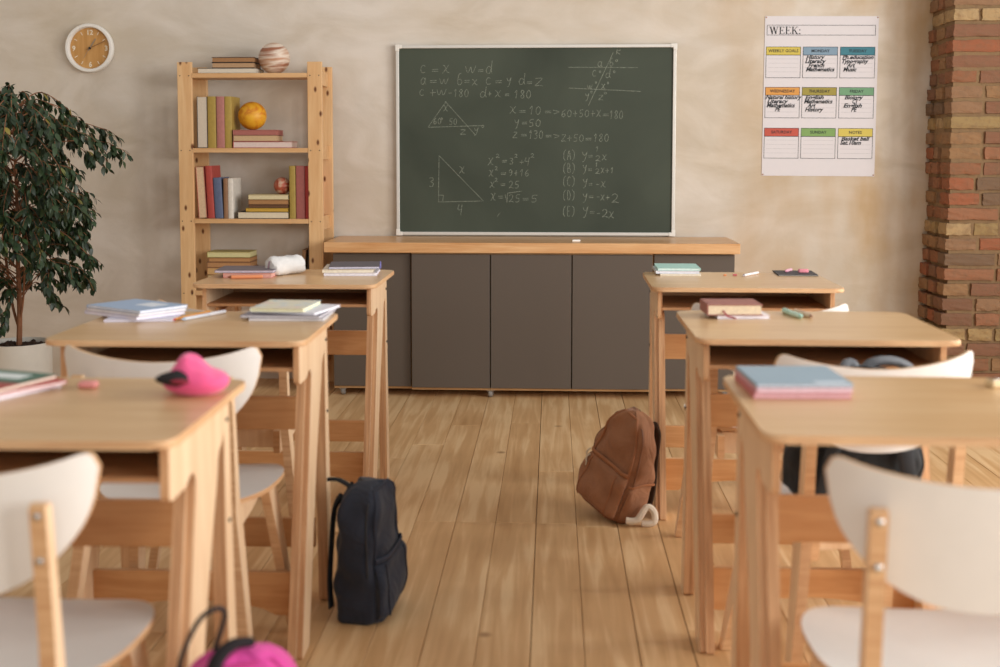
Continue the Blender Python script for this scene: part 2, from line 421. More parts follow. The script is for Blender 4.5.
desk0 = make_desk((-.867, 3.86, 0), 0, 'school desk in the far left row place, with the white fabric pencil case on it', DG)
dup(desk0, (-.858, 2.69, 0), R(.8), 'school desk in the left column holding the light blue notebooks and the pastel notebook')
dup(desk0, (-.860, 1.74, 0), R(1.2), 'nearest desk on the left side, with the pink soft pouch at its corner')
dup(desk0, (.613, 3.83, 0), R(-.6), 'farthest desk on the right side, holding mint notebooks and a black notebook')
dup(desk0, (.630, 2.78, 0), 0, 'right-hand desk holding the thick maroon book and two markers')
make_desk((.620, 1.83, 0), R(-.4), 'nearest desk on the right, carrying a blue-grey notebook on pink ones', DG, False)

# ------------------------------------------------------------------ chairs
def make_chair(loc, rz, label, group=None):
    t = thing('classroom_chair', label, 'chair', loc, rz, group)
    # seat: rounded shell, slightly dished
    half = []
    def seat_outline(s=1):
        pts = []
        n = 48
        for k in range(n):
            a = 2*math.pi*k/n; ca, sa = math.cos(a), math.sin(a)
            e = 2/2.7
            x = .20*math.copysign(abs(ca)**e, ca)*s; y = .195*math.copysign(abs(sa)**e, sa)*s
            x *= (1+.04*y/.2)
            pts.append((x, y+.01))
        return pts
    def zs(x, y): return .418 + .25*(x*x)+.10*max(0, y)**2 - .35*max(0, y-.13)**2*6
    bm = bmesh.new(); rings = []
    for s in (0.0001, .25, .5, .75, .92, 1):
        rings.append([bm.verts.new((x, y, zs(x, y))) for x, y in seat_outline(s)])
    n = 48; low = [[bm.verts.new((v.co.x, v.co.y, v.co.z-.011)) for v in r] for r in rings]
    for A, B in zip(rings, rings[1:]):
        for k in range(n): bm.faces.new((A[k], A[(k+1) % n], B[(k+1) % n], B[k])).material_index = 0
    for A, B in zip(low, low[1:]):
        for k in range(n): bm.faces.new((A[k], B[k], B[(k+1) % n], A[(k+1) % n])).material_index = 1
    for k in range(n): bm.faces.new((rings[-1][k], rings[-1][(k+1) % n], low[-1][(k+1) % n], low[-1][k])).material_index = 1
    bmesh.ops.remove_doubles(bm, verts=bm.verts[:], dist=1e-5)
    link('seat', bm, [WHITE, BIRCH_EDGE], t, True)
    # backrest: curved shell, crescent outline
    nu, nv = 34, 10
    W = .216
    def top(u): return .743 + .036*abs(u)**1.7
    def bot(u): return .567 + .145*abs(u)**2.3 + .0
    def pos(u, v):
        # pinch to rounded ends
        zt, zb = top(u), bot(u); r = abs(u)
        if r > .86:
            q = (r-.86)/.14; k = math.sqrt(max(0, 1-q*q)); mid = (zt*.55+zb*.45); zt = mid+(zt-mid)*max(k, .02); zb = mid+(zb-mid)*max(k, .02)
        z = zb+(zt-zb)*v; x = W*math.sin(u*1.06)/math.sin(1.06)
        y = -.232 + .060*abs(u)**2.1 - .10*(z-.66) 
        return x, y, z
    bm = bmesh.new(); F = [[None]*(nv+1) for _ in range(nu+1)]; Bk = [[None]*(nv+1) for _ in range(nu+1)]
    for i in range(nu+1):
        u = -1+2*i/nu; u = math.sin(u*math.pi/2)*.25+u*.75
        for j in range(nv+1):
            p = pos(u, j/nv); F[i][j] = bm.verts.new((p[0], p[1]+.006, p[2])); Bk[i][j] = bm.verts.new((p[0], p[1]-.005, p[2]))
    for i in range(nu):
        for j in range(nv):
            bm.faces.new((F[i][j], F[i][j+1], F[i+1][j+1], F[i+1][j])).material_index = 0
            bm.faces.new((Bk[i][j], Bk[i+1][j], Bk[i+1][j+1], Bk[i][j+1])).material_index = 0
        bm.faces.new((F[i][0], F[i+1][0], Bk[i+1][0], Bk[i][0])).material_index = 1
        bm.faces.new((F[i][nv], Bk[i][nv], Bk[i+1][nv], F[i+1][nv])).material_index = 1
    for j in range(nv):
        bm.faces.new((F[0][j], Bk[0][j], Bk[0][j+1], F[0][j+1])).material_index = 1
        bm.faces.new((F[nu][j], F[nu][j+1], Bk[nu][j+1], Bk[nu][j])).material_index = 1
    bmesh.ops.recalc_face_normals(bm, faces=bm.faces[:])
    link('backrest', bm, [WHITE, BIRCH_EDGE], t, True)
    for s in (-1, 1):
        # rear leg runs up behind the backrest as the post
        pf = [(-.262, .716), (-.240, .716), (-.205, .44), (-.195, .40), (-.262, 0), (-.290, 0), (-.240, .40), (-.240, .50)]
        bm = bmesh.new()
        vs = plate(bm, fillet(pf, [.006, .006, .05, .05, .006, .006, .08, .08], 4), s*.160-.0115, s*.160+.0115, 'x', 0, 1, bev=.002)
        for v in bm.verts:
            v.co.x += s*(.05*max(0, (.42-v.co.z)/.42))
            v.co.y += -.0
        rl = link('rear_leg', bm, [BIRCH, BIRCH_EDGE], t)
        for zz in (.70, .637):
            yb = -.262 + .022*0
            bm = bmesh.new(); lathe(bm, [(.0055, -.004), (.0055, .002), (.003, .0035)], 14, 'y', (s*.160, -.2625+(.722-zz)*.075, zz)); link('bolt', bm, CHROME, rl, True)
        pf = [(.045, .402), (.115, .402), (.180, 0), (.153, 0)]
        bm = bmesh.new(); plate(bm, fillet(pf, [.004, .01, .006, .006], 4), s*.155-.011, s*.155+.011, 'x', 0, 1, bev=.002)
        for v in bm.verts: v.co.x += s*(.045*max(0, (.42-v.co.z)/.42))
        link('front_leg', bm, [BIRCH, BIRCH_EDGE], t)
        pf = [(-.205, .402), (.10, .404), (.10, .377), (.0, .352), (-.205, .337)]
        bm = bmesh.new(); plate(bm, fillet(pf, [.003, .003, .01, .08, .004], 4), s*.130-.009, s*.130+.009, 'x', 0, 1, bev=.0015)
        link('seat_rail', bm, [BIRCH, BIRCH_EDGE], t)
    for ya, za in ((-.15, .34), (.06, .362)):
        bm = bmesh.new(); box(bm, -.1205, .1205, ya, ya+.02, za, .401, .002); link('cross_rail', bm, BIRCH, t)
    return t
chair0 = make_chair((-.905, 3.555, 0), 0, 'white chair tucked between the far left desk and the blue notebooks desk')
dup(chair0, (-.835, 2.745, 0), R(-1), 'white chair whose curved back shows behind the pink pouch')
dup(chair0, (-.846, 1.825, 0), R(0), 'white chair in the near left corner, cut by the frame')
dup(chair0, (.594, 3.555, 0), R(1), 'white chair at the farthest right desk, mostly hidden behind the maroon book desk')
dup(chair0, (.640, 2.735, 0), R(10), 'white chair on the right with the black bag on its seat')
dup(chair0, (.598, 1.853, 0), R(-1.5), 'large white chair in the near right corner with two screws on its post')

# ------------------------------------------------------------------ cabinets, worktop
DOOR = plain('graphite_door_laminate', '#5d534a', .5, noise=.03, scale=200, spec=.35)
CARC = wood('cabinet_ply_edge', '#b98c5c', '#d6ad7c', .5, (1, 20, 20), 3)
def cabinet(label, x0, x1, doors, yf, wheels):
    t = thing('storage_cabinet', label, 'cabinet', ((x0+x1)/2, yf+.19, 0), 0, None); cx, cy = (x0+x1)/2, yf+.19
    bm = bmesh.new()
    def b(a, b_, c, d, e, f, mi=0): box(bm, a-cx, b_-cx, c-cy, d-cy, e, f, .001, mi, 1)
    b(x0, x1, yf+.02, yf+.39, .034, .046); b(x0, x1, yf+.02, yf+.39, .690, .700)
    b(x0, x0+.014, yf+.02, yf+.39, .046, .69); b(x1-.014, x1, yf+.02, yf+.39, .046, .69); b(x0+.014, x1-.014, yf+.38, yf+.39, .046, .69)
    link('carcass', bm, CARC, t)
    for (a, c) in doors:
        bm = bmesh.new(); box(bm, a-cx, c-cx, yf-cy, yf+.018-cy, .048, .694, .0015, 0, 1); link('door', bm, DOOR, t)
    for wx, wy in wheels:
        bm = bmesh.new(); lathe(bm, [(.017, -.008), (.0175, -.006), (.0175, .006), (.017, .008)], 18, 'x', (wx-cx, wy-cy, .0175)); 
        c_ = link('caster', bm, plain('caster_wheel', '#8f8a84', .5), t, True)
        bm = bmesh.new()
        for s in (-1, 1): box(bm, wx-cx+s*.011-.0015, wx-cx+s*.011+.0015, wy-cy-.012, wy-cy+.014, .010, .033, .001)
        box(bm, wx-cx-.018, wx-cx+.018, wy-cy-.018, wy-cy+.018, .0315, .034)
        link('bracket', bm, CHROME, c_)
    return t
cabinet('single-door graphite cabinet at the left end, beside the pine bookcase', -1.062, -.682, [(-1.060, -.684)], 5.825, [(-1.02, 5.86), (-.72, 6.17)])
cabinet('wide graphite cabinet with three doors under the middle of the chalkboard', -.678, .476, [(-.676, -.300), (-.295, .090), (.095, .474)], 5.80, [(-.297, 5.83), (-.64, 6.15), (.44, 6.15), (-.297, 6.15)])
cabinet('single-door graphite cabinet at the right end, partly behind the far right desk', .482, .866, [(.484, .864)], 5.825, [(.83, 5.86), (.52, 6.17)])
bm = bmesh.new(); box(bm, -1.097, .884, 5.785, 6.235, .702, .751, .003)
tag(link('worktop', bm, TOPWOOD), 'long pale wooden worktop running over the graphite cabinets', 'worktop')
bm = bmesh.new(); tube(bm, [(.095, 5.87, .7565), (.133, 5.875, .7565)], .0055, 10)
tag(link('chalk_stick', bm, plain('chalk', '#f2efe8', .9), None, True), 'short white stick of chalk lying on the worktop', 'chalk')

# ------------------------------------------------------------------ chalkboard and chalk writing
BX = lambda px: -.803+(px-395)*.005043
BZ = lambda py: 1.724-(py-45)*.00509
bc = thing('chalkboard', 'dark green chalkboard covered in chalk equations and triangles on the back wall', 'chalkboard', (0, 6.23, .76))
oy = 6.23; oz = .76
def boardmat():
    m, nt, b = newmat('green_slate'); L = nt.links
    tc = N(nt, 'ShaderNodeTexCoord'); n = N(nt, 'ShaderNodeTexNoise'); n.inputs['Scale'].default_value = 1.6; n.inputs['Detail'].default_value = 6; n.inputs['Distortion'].default_value = .5
    L.new(tc.outputs['Object'], n.inputs['Vector'])
    rp = N(nt, 'ShaderNodeValToRGB'); e = rp.color_ramp.elements; e[0].position = .3; e[0].color = lin('#3b4238'); e[1].position = .72; e[1].color = lin('#4e5549')
    L.new(n.outputs['Fac'], rp.inputs['Fac']); L.new(rp.outputs['Color'], b.inputs['Base Color']); b.inputs['Roughness'].default_value = .6; b.inputs['Specular IOR Level'].default_value = .25
    return m
x0, x1, z0, z1 = -.800, .618, .758, 1.723
bm = bmesh.new(); box(bm, x0+.008, x1-.008, -.004, .012, z0+.008-oz, z1-.008-oz); link('writing_surface', bm, boardmat(), bc)
ALU = plain('pale_aluminium', '#d9d6cf', .4, metal=.3, noise=.02)
bm = bmesh.new(); fw = .016
box(bm, x0, x1, -.014, .012, z1-fw-oz, z1-oz, .002); box(bm, x0, x1, -.014, .012, z0-oz, z0+fw-oz, .002)
box(bm, x0, x0+fw, -.0135, .012, z0+fw-oz, z1-fw-oz, .002); box(bm, x1-fw, x1, -.0135, .012, z0+fw-oz, z1-fw-oz, .002)
link('frame', bm, ALU, bc)
for a in (x0, x1):
    for c in (z0, z1):
        bm = bmesh.new(); s = .03; xa, xb = (a-.003, a+s) if a < 0 else (a-s, a+.003); za, zb = (c-.003, c+s) if c < 1 else (c-s, c+.003)
        # L shaped plastic corner
        if a < 0: box(bm, xa, a+fw+.001, -.017, .012, za-oz, zb-oz, .003)
        else: box(bm, a-fw-.001, xb, -.017, .012, za-oz, zb-oz, .003)
        if c < 1: box(bm, xa, xb, -.0165, .012, za-oz, c+fw+.001-oz, .003)
        else: box(bm, xa, xb, -.0165, .012, c-fw-.001-oz, zb-oz, .003)
        link('corner_cap', bm, plain('white_plastic', '#e8e4dc', .5), bc)
GL = {
 'c': [[(.85, .85), (.5, 1), (.15, .75), (.05, .35), (.3, 0), (.85, .1)]],
 '=': [[(.05, .62), (.95, .66)], [(.05, .32), (.95, .34)]],
 '-': [[(.1, .45), (.9, .48)]],
 '+': [[(.05, .45), (.95, .5)], [(.5, .9), (.45, .05)]],
 '>': [[(0, .8), (.9, .5), (.1, .1)]],
 'x': [[(.05, .95), (.35, .8), (.6, .2), (.95, .05)], [(.9, 1), (.5, .5), (0, 0)]],
 'w': [[(.0, .9), (.15, .1), (.3, .1), (.5, .8), (.6, .1), (.75, .1), (1, 1)]],
 'a': [[(.8, .85), (.45, 1), (.1, .6), (.15, .1), (.5, .05), (.78, .55)], [(.85, 1), (.78, .4), (.85, .05), (1, .05)]],
 'd': [[(.8, .75), (.4, .95), (.05, .5), (.2, .05), (.6, .1), (.82, .6)], [(.98, 1.75), (.88, 1.0), (.82, .4), (1, .0)]],
 'b': [[(.75, 1.75), (.35, 1.6), (.12, .8), (.15, .1), (.5, 0), (.85, .4), (.6, .85), (.25, .75)]],
 'y': [[(.05, .95), (.25, .5), (.6, .5), (.85, .95)], [(.9, 1), (.7, .3), (.4, -.4), (.05, -.55)]],
 'z': [[(.1, .95), (.9, .95), (.5, .5), (.05, .05), (.6, .1), (1, .0)]],
 'k': [[(.3, 1), (.1, 0)], [(1, .8), (.2, .5), (.9, 0)]],
 'o': [[(.5, 1), (.1, .7), (.15, .1), (.6, 0), (.9, .5), (.5, 1)]],
 '0': [[(.5, 1), (.15, .7), (.1, .25), (.4, 0), (.75, .2), (.85, .7), (.5, 1)]],
 '1': [[(.25, .7), (.65, 1), (.45, 0)]],
 '2': [[(.1, .8), (.45, 1), (.8, .8), (.6, .4), (.1, .05), (.5, .1), (1, .0)]],
 '3': [[(.1, .95), (.7, .95), (.75, .7), (.35, .55), (.8, .35), (.6, .0), (.05, .05)]],
 '4': [[(.3, 1), (.1, .5), (.8, .5)], [(.85, 1), (.7, .4), (.6, -.1)]],
 '5': [[(.95, 1), (.35, .95), (.25, .55), (.7, .5), (.75, .15), (.4, 0), (.1, .05)]],
 '6': [[(.8, 1), (.3, .7), (.1, .2), (.4, 0), (.8, .2), (.6, .5), (.2, .3)]],
 '8': [[(.55, .5), (.2, .75), (.5, 1), (.8, .8), (.5, .5), (.15, .2), (.45, 0), (.8, .2), (.55, .5)]],
 '9': [[(.8, .8), (.4, 1), (.15, .7), (.5, .5), (.8, .8), (.7, .3), (.3, 0)]],
 '(': [[(.8, 1.1), (.3, .8), (.2, .2), (.6, -.1)]],
 ')': [[(.2, 1.1), (.75, .8), (.7, .2), (.2, -.1)]],
 'A': [[(0, 0), (.5, 1), (.95, 0)], [(.2, .4), (.8, .4)]],
 'B': [[(.15, 0), (.15, 1), (.7, .9), (.6, .55), (.15, .5), (.85, .4), (.8, .05), (.15, 0)]],
 'C': [[(.9, .85), (.5, 1), (.1, .6), (.15, .15), (.5, 0), (.9, .1)]],
 'D': [[(.15, 0), (.15, 1), (.7, .85), (.9, .4), (.6, 0), (.15, 0)]],
 'E': [[(.9, 1), (.2, 1), (.15, 0), (.85, .0)], [(.15, .5), (.7, .52)]],
}
CHALK = plain('chalk_marks', '#7e8476', .95, noise=.5, scale=160)
crnd = random.Random(5); RB = [0]
def ribbon(bm, pts, w):
    RB[0] += 1; yo = -.000012*(RB[0] % 60)
    P = [Vector((p[0], yo, p[1])) for p in pts]; n = len(P); L_ = []
    for i, p in enumerate(P):
        t = P[min(i+1, n-1)]-P[max(i-1, 0)]
        if t.length < 1e-8: t = Vector((1, 0, 0))
        t.normalize(); nn = Vector((-t.z, 0, t.x)); ww = w*crnd.uniform(.7, 1.15)/2
        L_.append((bm.verts.new(p+nn*ww), bm.verts.new(p-nn*ww)))
    for (a, b), (c, d) in zip(L_, L_[1:]):
        f = bm.faces.new((a, b, d, c))
class Chalk:
    def __init__(s, name): s.bm = bmesh.new(); s.name = name
    def line(s, *pts, w=.0030):
        out = []
        for (ax, ay), (bx, by) in zip(pts, pts[1:]):
            for k in range(10): out.append((BX(ax+(bx-ax)*k/10), BZ(ay+(by-ay)*k/10)-oz+crnd.uniform(-.0004, .0004)))
        out.append((BX(pts[-1][0]), BZ(pts[-1][1])-oz)); ribbon(s.bm, out, w); return s
    def put(s, t, xa, xb, base, h, w=.0030):
        n = len(t); cw = (xb-xa)/n
        for i, ch in enumerate(t):
            if ch == ' ': continue
            for st in GL[ch]:
                pp = st if len(st) < 3 else [(v.x, v.y) for v in catmull([(a, b, 0) for a, b in st], 5)]
                dy = crnd.uniform(-.4, .4)
                ribbon(s.bm, [(BX(xa+cw*(i+.08+.8*p[0])), BZ(base+dy*0-h*p[1])-oz) for p in pp], w)
        return s
    def done(s):
        for v in s.bm.verts: v.co.y += -.0048
        bmesh.ops.recalc_face_normals(s.bm, faces=s.bm.faces[:])
        for f in s.bm.faces:
            if f.normal.y > 0: f.normal_flip()
        o = link(s.name, s.bm, CHALK, bc); return o
c = Chalk('chalk_equation')
c.put('c', 420, 427, 72.5, 7.5).put('=', 431, 440, 73, 6).put('x', 442, 451, 73, 8.5).put('w', 465, 478, 72.5, 7).put('=', 478, 485, 73, 5).put('d', 486, 494, 73.5, 7.5)
c.done()
c = Chalk('chalk_equation')
c.put('a', 420, 427, 84, 6.5).put('=', 429, 438, 84, 6).put('w', 439, 450, 83.5, 6).put('b', 457, 464, 84.5, 6.5).put('=', 464, 471, 84, 6).put('x', 472, 479, 85, 6).put('c', 486, 493, 84, 6.5).put('=', 495, 504, 84.5, 6).put('y', 507, 513, 83.5, 6).put('d', 519, 527, 84.5, 6.5).put('=', 527, 534, 85, 5).put('z', 535, 545, 86, 8)
c.done()
c = Chalk('chalk_equation')
c.put('c', 419, 425, 95, 6).put('+', 429, 437, 96, 8).put('w', 436, 448, 94.5, 6).put('-', 448, 453, 95, 5).put('180', 453, 470, 96.5, 7.5).put('d', 480, 488, 97, 6).put('+', 488, 493, 96, 5).put('x', 495, 503, 97, 7).put('=', 505, 511, 97, 5).put('180', 514, 533, 98, 8)
c.done()
c = Chalk('chalk_equation')
c.put('x', 510, 518, 113, 7).put('=', 519, 528, 113.5, 5).put('10', 529, 543, 114, 8).put('=>', 545, 562, 114, 5).put('60+50+x', 562, 603, 116.5, 7).put('=', 603, 611, 117, 5).put('180', 610, 625, 118.5, 8)
c.done()
c = Chalk('chalk_equation')
c.put('y', 515, 521, 125, 6).put('=', 522, 529, 125, 5).put('50', 529, 543, 126, 7).put('z', 513, 519, 137.5, 6).put('=', 521, 529, 137, 5).put('130', 529, 545, 138, 8).put('=>', 546, 562, 138, 5).put('z+50', 562, 586, 141, 7).put('=', 586, 594, 141, 5).put('180', 594, 611, 141, 7.5)
c.done()
c = Chalk('chalk_equation')
c.put('x', 488, 495, 164.5, 7.5).put('2', 496, 501, 157, 3.5).put('=', 502, 509, 163, 5).put('3', 510, 515, 163.5, 6).put('2', 515, 519, 157, 3.5).put('+', 520, 526, 164, 5).put('4', 525, 532, 164, 7).put('2', 531, 536, 157, 4)
c.done()
c = Chalk('chalk_equation')
c.put('x', 489, 495, 176, 7).put('2', 495, 499, 169.5, 3.5).put('=', 501, 508, 175.5, 5).put('9+16', 509, 531, 175.5, 6.5)
c.done()
c = Chalk('chalk_equation')
c.put('x', 490, 496, 187, 6).put('2', 495, 499, 181, 3.5).put('=', 501, 507, 186.5, 5).put('25', 509, 521, 187.5, 7)
c.done()
c = Chalk('chalk_equation')
c.put('x', 491, 497, 200, 7.5).put('=', 498, 505, 199.5, 6).line((506, 194), (508, 202), (508.5, 192.5), (523, 190.5)).put('25', 509, 522, 201.5, 7.5).put('=', 523, 531, 201, 5).put('5', 531, 540, 201.5, 7).line((498, 216), (501, 212))
c.done()
c = Chalk('chalk_answer')
c.put('(A)', 564, 577, 159, 9)
c.put('y', 583, 590, 157.5, 6.5).put('=', 589, 595, 158, 5).put('1', 596, 601, 151, 5).put('2', 596, 603, 160.5, 5.5).put('x', 603, 609, 159.5, 5.5)
c.done()
c = Chalk('chalk_answer')
c.put('(B)', 564, 577, 172, 9)
c.put('y', 584, 589, 170, 6).put('=', 589, 594, 171.5, 5).put('1', 596, 600, 166, 4).put('2', 596, 602, 173, 5).put('x+1', 602, 616, 172.5, 5.5)
c.done()
c = Chalk('chalk_answer')
c.put('(C)', 564, 577, 185, 9)
c.put('y', 584, 590, 184, 6).put('=', 590, 595, 186, 5).put('-', 597, 602, 186, 5).put('x', 602, 608, 186.5, 6)
c.done()
c = Chalk('chalk_answer')
c.put('(D)', 564, 577, 199, 9)
c.put('y', 584, 590, 198.5, 6).put('=', 590, 596, 198.5, 5).put('-', 598, 602, 198.5, 5).put('x+', 602, 612, 199.5, 5.5).put('2', 612, 622, 202, 9)
c.done()
c = Chalk('chalk_answer')
c.put('(E)', 564, 577, 215, 9)
c.put('y', 584, 591, 213, 7).put('=', 591, 597, 214, 5).put('-', 598, 603, 215, 5).put('2', 603, 611, 216.5, 8).put('x', 610, 617, 217.5, 7)
c.done()
c = Chalk('chalk_angle_diagram')
c.line((428, 126.5), (446, 101.5), (475.5, 134)).line((428, 126.7), (485, 125)).put('x', 443, 449, 111, 6.5).put('60', 433, 442, 123.5, 6).put('50', 449, 458, 124, 6).put('o', 441, 443, 119, 2).put('z', 460, 467, 134, 5).put('y', 474, 480, 132, 5).put('o', 482, 485, 127, 2.5)
c.line((445, 101.5), (446.5, 101), (446, 103))
c.done()
c = Chalk('chalk_right_triangle')
c.line((439, 155), (438.3, 201.5), (484, 200.5), (439, 155)).line((438.8, 194.5), (443.5, 194.8), (442.5, 200.8)).put('3', 428, 435, 186, 9).put('4', 457, 464, 214, 10).put('x', 459, 466, 173, 7.5)
c.done()
c = Chalk('chalk_parallel_lines')
c.line((569, 67.5), (638.5, 68)).line((570, 88), (642, 91.5)).line((589.5, 105.5), (614, 53)).put('a', 598, 604, 67, 5).put('b', 610, 615, 66.5, 4.5).put('o', 616, 619, 62, 2).put('c', 593, 598, 76.5, 6).put('o', 600, 602, 73, 2).put('d', 606, 612, 78, 5).put('o', 614, 616.5, 73, 2).put('w', 588, 594, 89, 4.5).put('o', 596, 598, 83.5, 2).put('x', 602, 607, 89, 5).put('o', 608, 610, 84, 2).put('y', 586, 591, 98, 5).put('o', 591.5, 594, 93, 2).put('z', 599, 605, 100, 5).put('o', 605, 608, 94, 2).put('k', 616, 622, 55, 5.5)
c.done()

# ------------------------------------------------------------------ week planner poster
PW, PH = .562, .799
po = thing('weekly_planner', 'white weekly planner poster with nine coloured day boxes on the plaster wall', 'poster', (1.060, 6.247, 1.862))
po.rotation_euler = (0, R(.35), 0)
PAPER = plain('poster_paper', '#d9d4d6', .7, noise=.01)
INK = plain('black_ink', '#22262b', .7); GREYL = plain('ruled_line', '#b9b6b8', .8)
bm = bmesh.new(); box(bm, 0, PW, -.0004, .003, -PH, 0); link('sheet', bm, PAPER, po)
def rect(bm, u0, u1, v0, v1, y): 
    vs = [bm.verts.new((u*PW, y, -v*PH)) for u, v in ((u0, v0), (u0, v1), (u1, v1), (u1, v0))]
    bm.faces.new(vs)
def frame_lines(bm, u0, u1, v0, v1, w=.0022):
    a, b_ = w/PW, w/PH
    rect(bm, u0, u1, v0, v0+b_, -.0012); rect(bm, u0, u1, v1-b_, v1, -.0012); rect(bm, u0, u0+a, v0+b_, v1-b_, -.0012); rect(bm, u1-a, u1, v0+b_, v1-b_, -.0012)
cols = [(.014, .322), (.34, .648), (.668, .976)]; rows = [(.19, .241, .385), (.442, .492, .636), (.698, .75, .89)]
DAYS = [('WEEKLY GOALS', '#cdb954'), ('MONDAY', '#7f98ab'), ('TUESDAY', '#3c7a88'), ('WEDNESDAY', '#d4964a'), ('THURSDAY', '#9c8f40'), ('FRIDAY', '#6f9c76'), ('SATURDAY', '#bd5443'), ('SUNDAY', '#7da05c'), ('NOTES', '#cfbc58')]
TXT = {1: ['History', 'Literacy', 'French', 'Mathematics'], 2: ['Ph.education', 'Typography', 'Art', 'Music'], 3: ['Natural history', 'Literacy', 'Mathematics', 'PE'], 4: ['English', 'Mathematics', 'Art', 'History'], 5: ['Biology', 'CT', 'English', 'PE'], 8: ['Basket ball', 'Sat.10am']}
def textmesh(body, size, loc, align='LEFT', shear=0, offset=0, mat=INK, parent=None, name='lettering', width=None):
    cu = bpy.data.curves.new('t', 'FONT'); cu.body = body; cu.size = size; cu.align_x = align; cu.shear = shear; cu.offset = offset; cu.resolution_u = 2
    ob = bpy.data.objects.new('t', cu); COL.objects.link(ob)
    dg = bpy.context.evaluated_depsgraph_get(); dg.update()
    me = bpy.data.meshes.new_from_object(ob.evaluated_get(dg)); bpy.data.objects.remove(ob)
    out = []
    xs = [v.co.x for v in me.vertices]; k = 1
    if width and xs: k = width/(max(xs)-min(xs))
    x0_ = min(xs) if xs else 0
    for v in me.vertices:
        xx = (v.co.x*k) if align != 'LEFT' else (v.co.x-x0_)*k
        v.co = Vector((loc[0]+xx, loc[1], loc[2]+v.co.y))
    return me
def joined(name, meshes, mat, parent):
    bm = bmesh.new()
    for me in meshes: bm.from_mesh(me)
    for f in bm.faces:
        pass
    bmesh.ops.recalc_face_normals(bm, faces=bm.faces[:])
    for f in bm.faces:
        if f.normal.y > 0: f.normal_flip()
    return link(name, bm, mat, parent)
bmF = bmesh.new(); bmR = bmesh.new(); heads = []
frame_lines(bmF, .018, .975, .055, .119)
for i, (dn, dc) in enumerate(DAYS):
    (u0, u1), (v0, vm, v1) = cols[i % 3], rows[i//3]
    b2 = bmesh.new(); rect(b2, u0, u1, v0, vm, -.0008); link('day_header', b2, plain('header_'+dn.lower().replace(' ', '_'), dc, .7, noise=.01), po)
    frame_lines(bmF, u0, u1, v0, vm+.002); frame_lines(bmF, u0, u1, vm, v1)
    for k in range(4): rect(bmR, u0+.02, u1-.02, vm+.024+k*.027, vm+.0258+k*.027, -.0008)
    heads = [textmesh(dn, .0205, ((u0+u1)/2*PW, -.0016, -(v0+vm)/2*PH-.007), 'CENTER', 0, .0003)]
    if i in TXT:
        for k, s in enumerate(TXT[i]):
            ind = [.03, .02, .05, .03][k] if i != 3 else [.005, .02, .015, .09][k]
            if i == 5: ind = [.05, .12, .04, .11][k]
            if i == 2: ind = [0.02, .02, .06, .03][k]
            heads.append(textmesh(s, .0285, ((u0+ind)*PW, -.0016, -(vm+.025+.0255*k)*PH), 'LEFT', .35, .0009, width=min(.0125*len(s)+.005, (u1-u0-ind)*PW+.01)))
    joined('writing', heads, INK, po)
link('box_outline', bmF, INK, po); link('ruled_lines', bmR, GREYL, po)
# WEEK: in a serif face
bmW = bmesh.new()
def quad(pts): bmW.faces.new([bmW.verts.new((x, -.0014, z)) for x, z in pts])
def serif_letters(x, z, h):
    def bar(x0, z0, x1, z1, w):
        quad([(x0, z0), (x0+w, z0), (x1+w, z1), (x1, z1)])
    def sf(xa, xb, zz): quad([(xa, zz), (xb, zz), (xb, zz+h*.06), (xa, zz+h*.06)])
    W_ = h*1.25
    bar(x+.12*h, z+h, x+.40*h, z, .16*h); bar(x+.62*h, z+h, x+.40*h, z, .07*h); bar(x+.58*h, z+h, x+.86*h, z, .16*h); bar(x+1.12*h, z+h, x+.88*h, z, .07*h)
    sf(x, x+.36*h, z+.94*h); sf(x+.48*h, x+.8*h, z+.94*h); sf(x+1.0*h, x+1.3*h, z+.94*h)
    x += 1.36*h
    for _ in range(2):
        bar(x+.1*h, z, x+.1*h, z+h, .15*h); sf(x, x+.7*h, z); sf(x, x+.68*h, z+.94*h); sf(x+.2*h, x+.5*h, z+.48*h)
        quad([(x+.64*h, z), (x+.72*h, z), (x+.74*h, z+.25*h), (x+.68*h, z+.25*h)]); quad([(x+.62*h, z+.78*h), (x+.68*h, z+.78*h), (x+.68*h, z+h), (x+.6*h, z+h)])
        quad([(x+.47*h, z+.36*h), (x+.52*h, z+.36*h), (x+.52*h, z+.64*h), (x+.47*h, z+.64*h)])
        x += .84*h
    bar(x+.1*h, z, x+.1*h, z+h, .15*h); sf(x, x+.35*h, z); sf(x, x+.35*h, z+.94*h); bar(x+.22*h, z+.45*h, x+.66*h, z+h, .07*h); bar(x+.66*h, z, x+.33*h, z+.55*h, .17*h); sf(x+.55*h, x+.92*h, z); sf(x+.55*h, x+.85*h, z+.94*h)
    x += 1.02*h
    for zz in (0, .5): quad([(x, z+zz*h), (x+.15*h, z+zz*h), (x+.15*h, z+(zz+.15)*h), (x, z+(zz+.15)*h)])
serif_letters(.02, -.112*PH, .037)
bmesh.ops.recalc_face_normals(bmW, faces=bmW.faces[:])
link('title_lettering', bmW, INK, po)
for u in (.01, .99):
    for v in (.008, .992):
        bm = bmesh.new(); lathe(bm, [(.004, 0), (.004, .001), (.002, .002)], 10, 'y', (u*PW, -.0004, -v*PH)); link('pin', bm, plain('pin_copper', '#a9806a', .5), po)

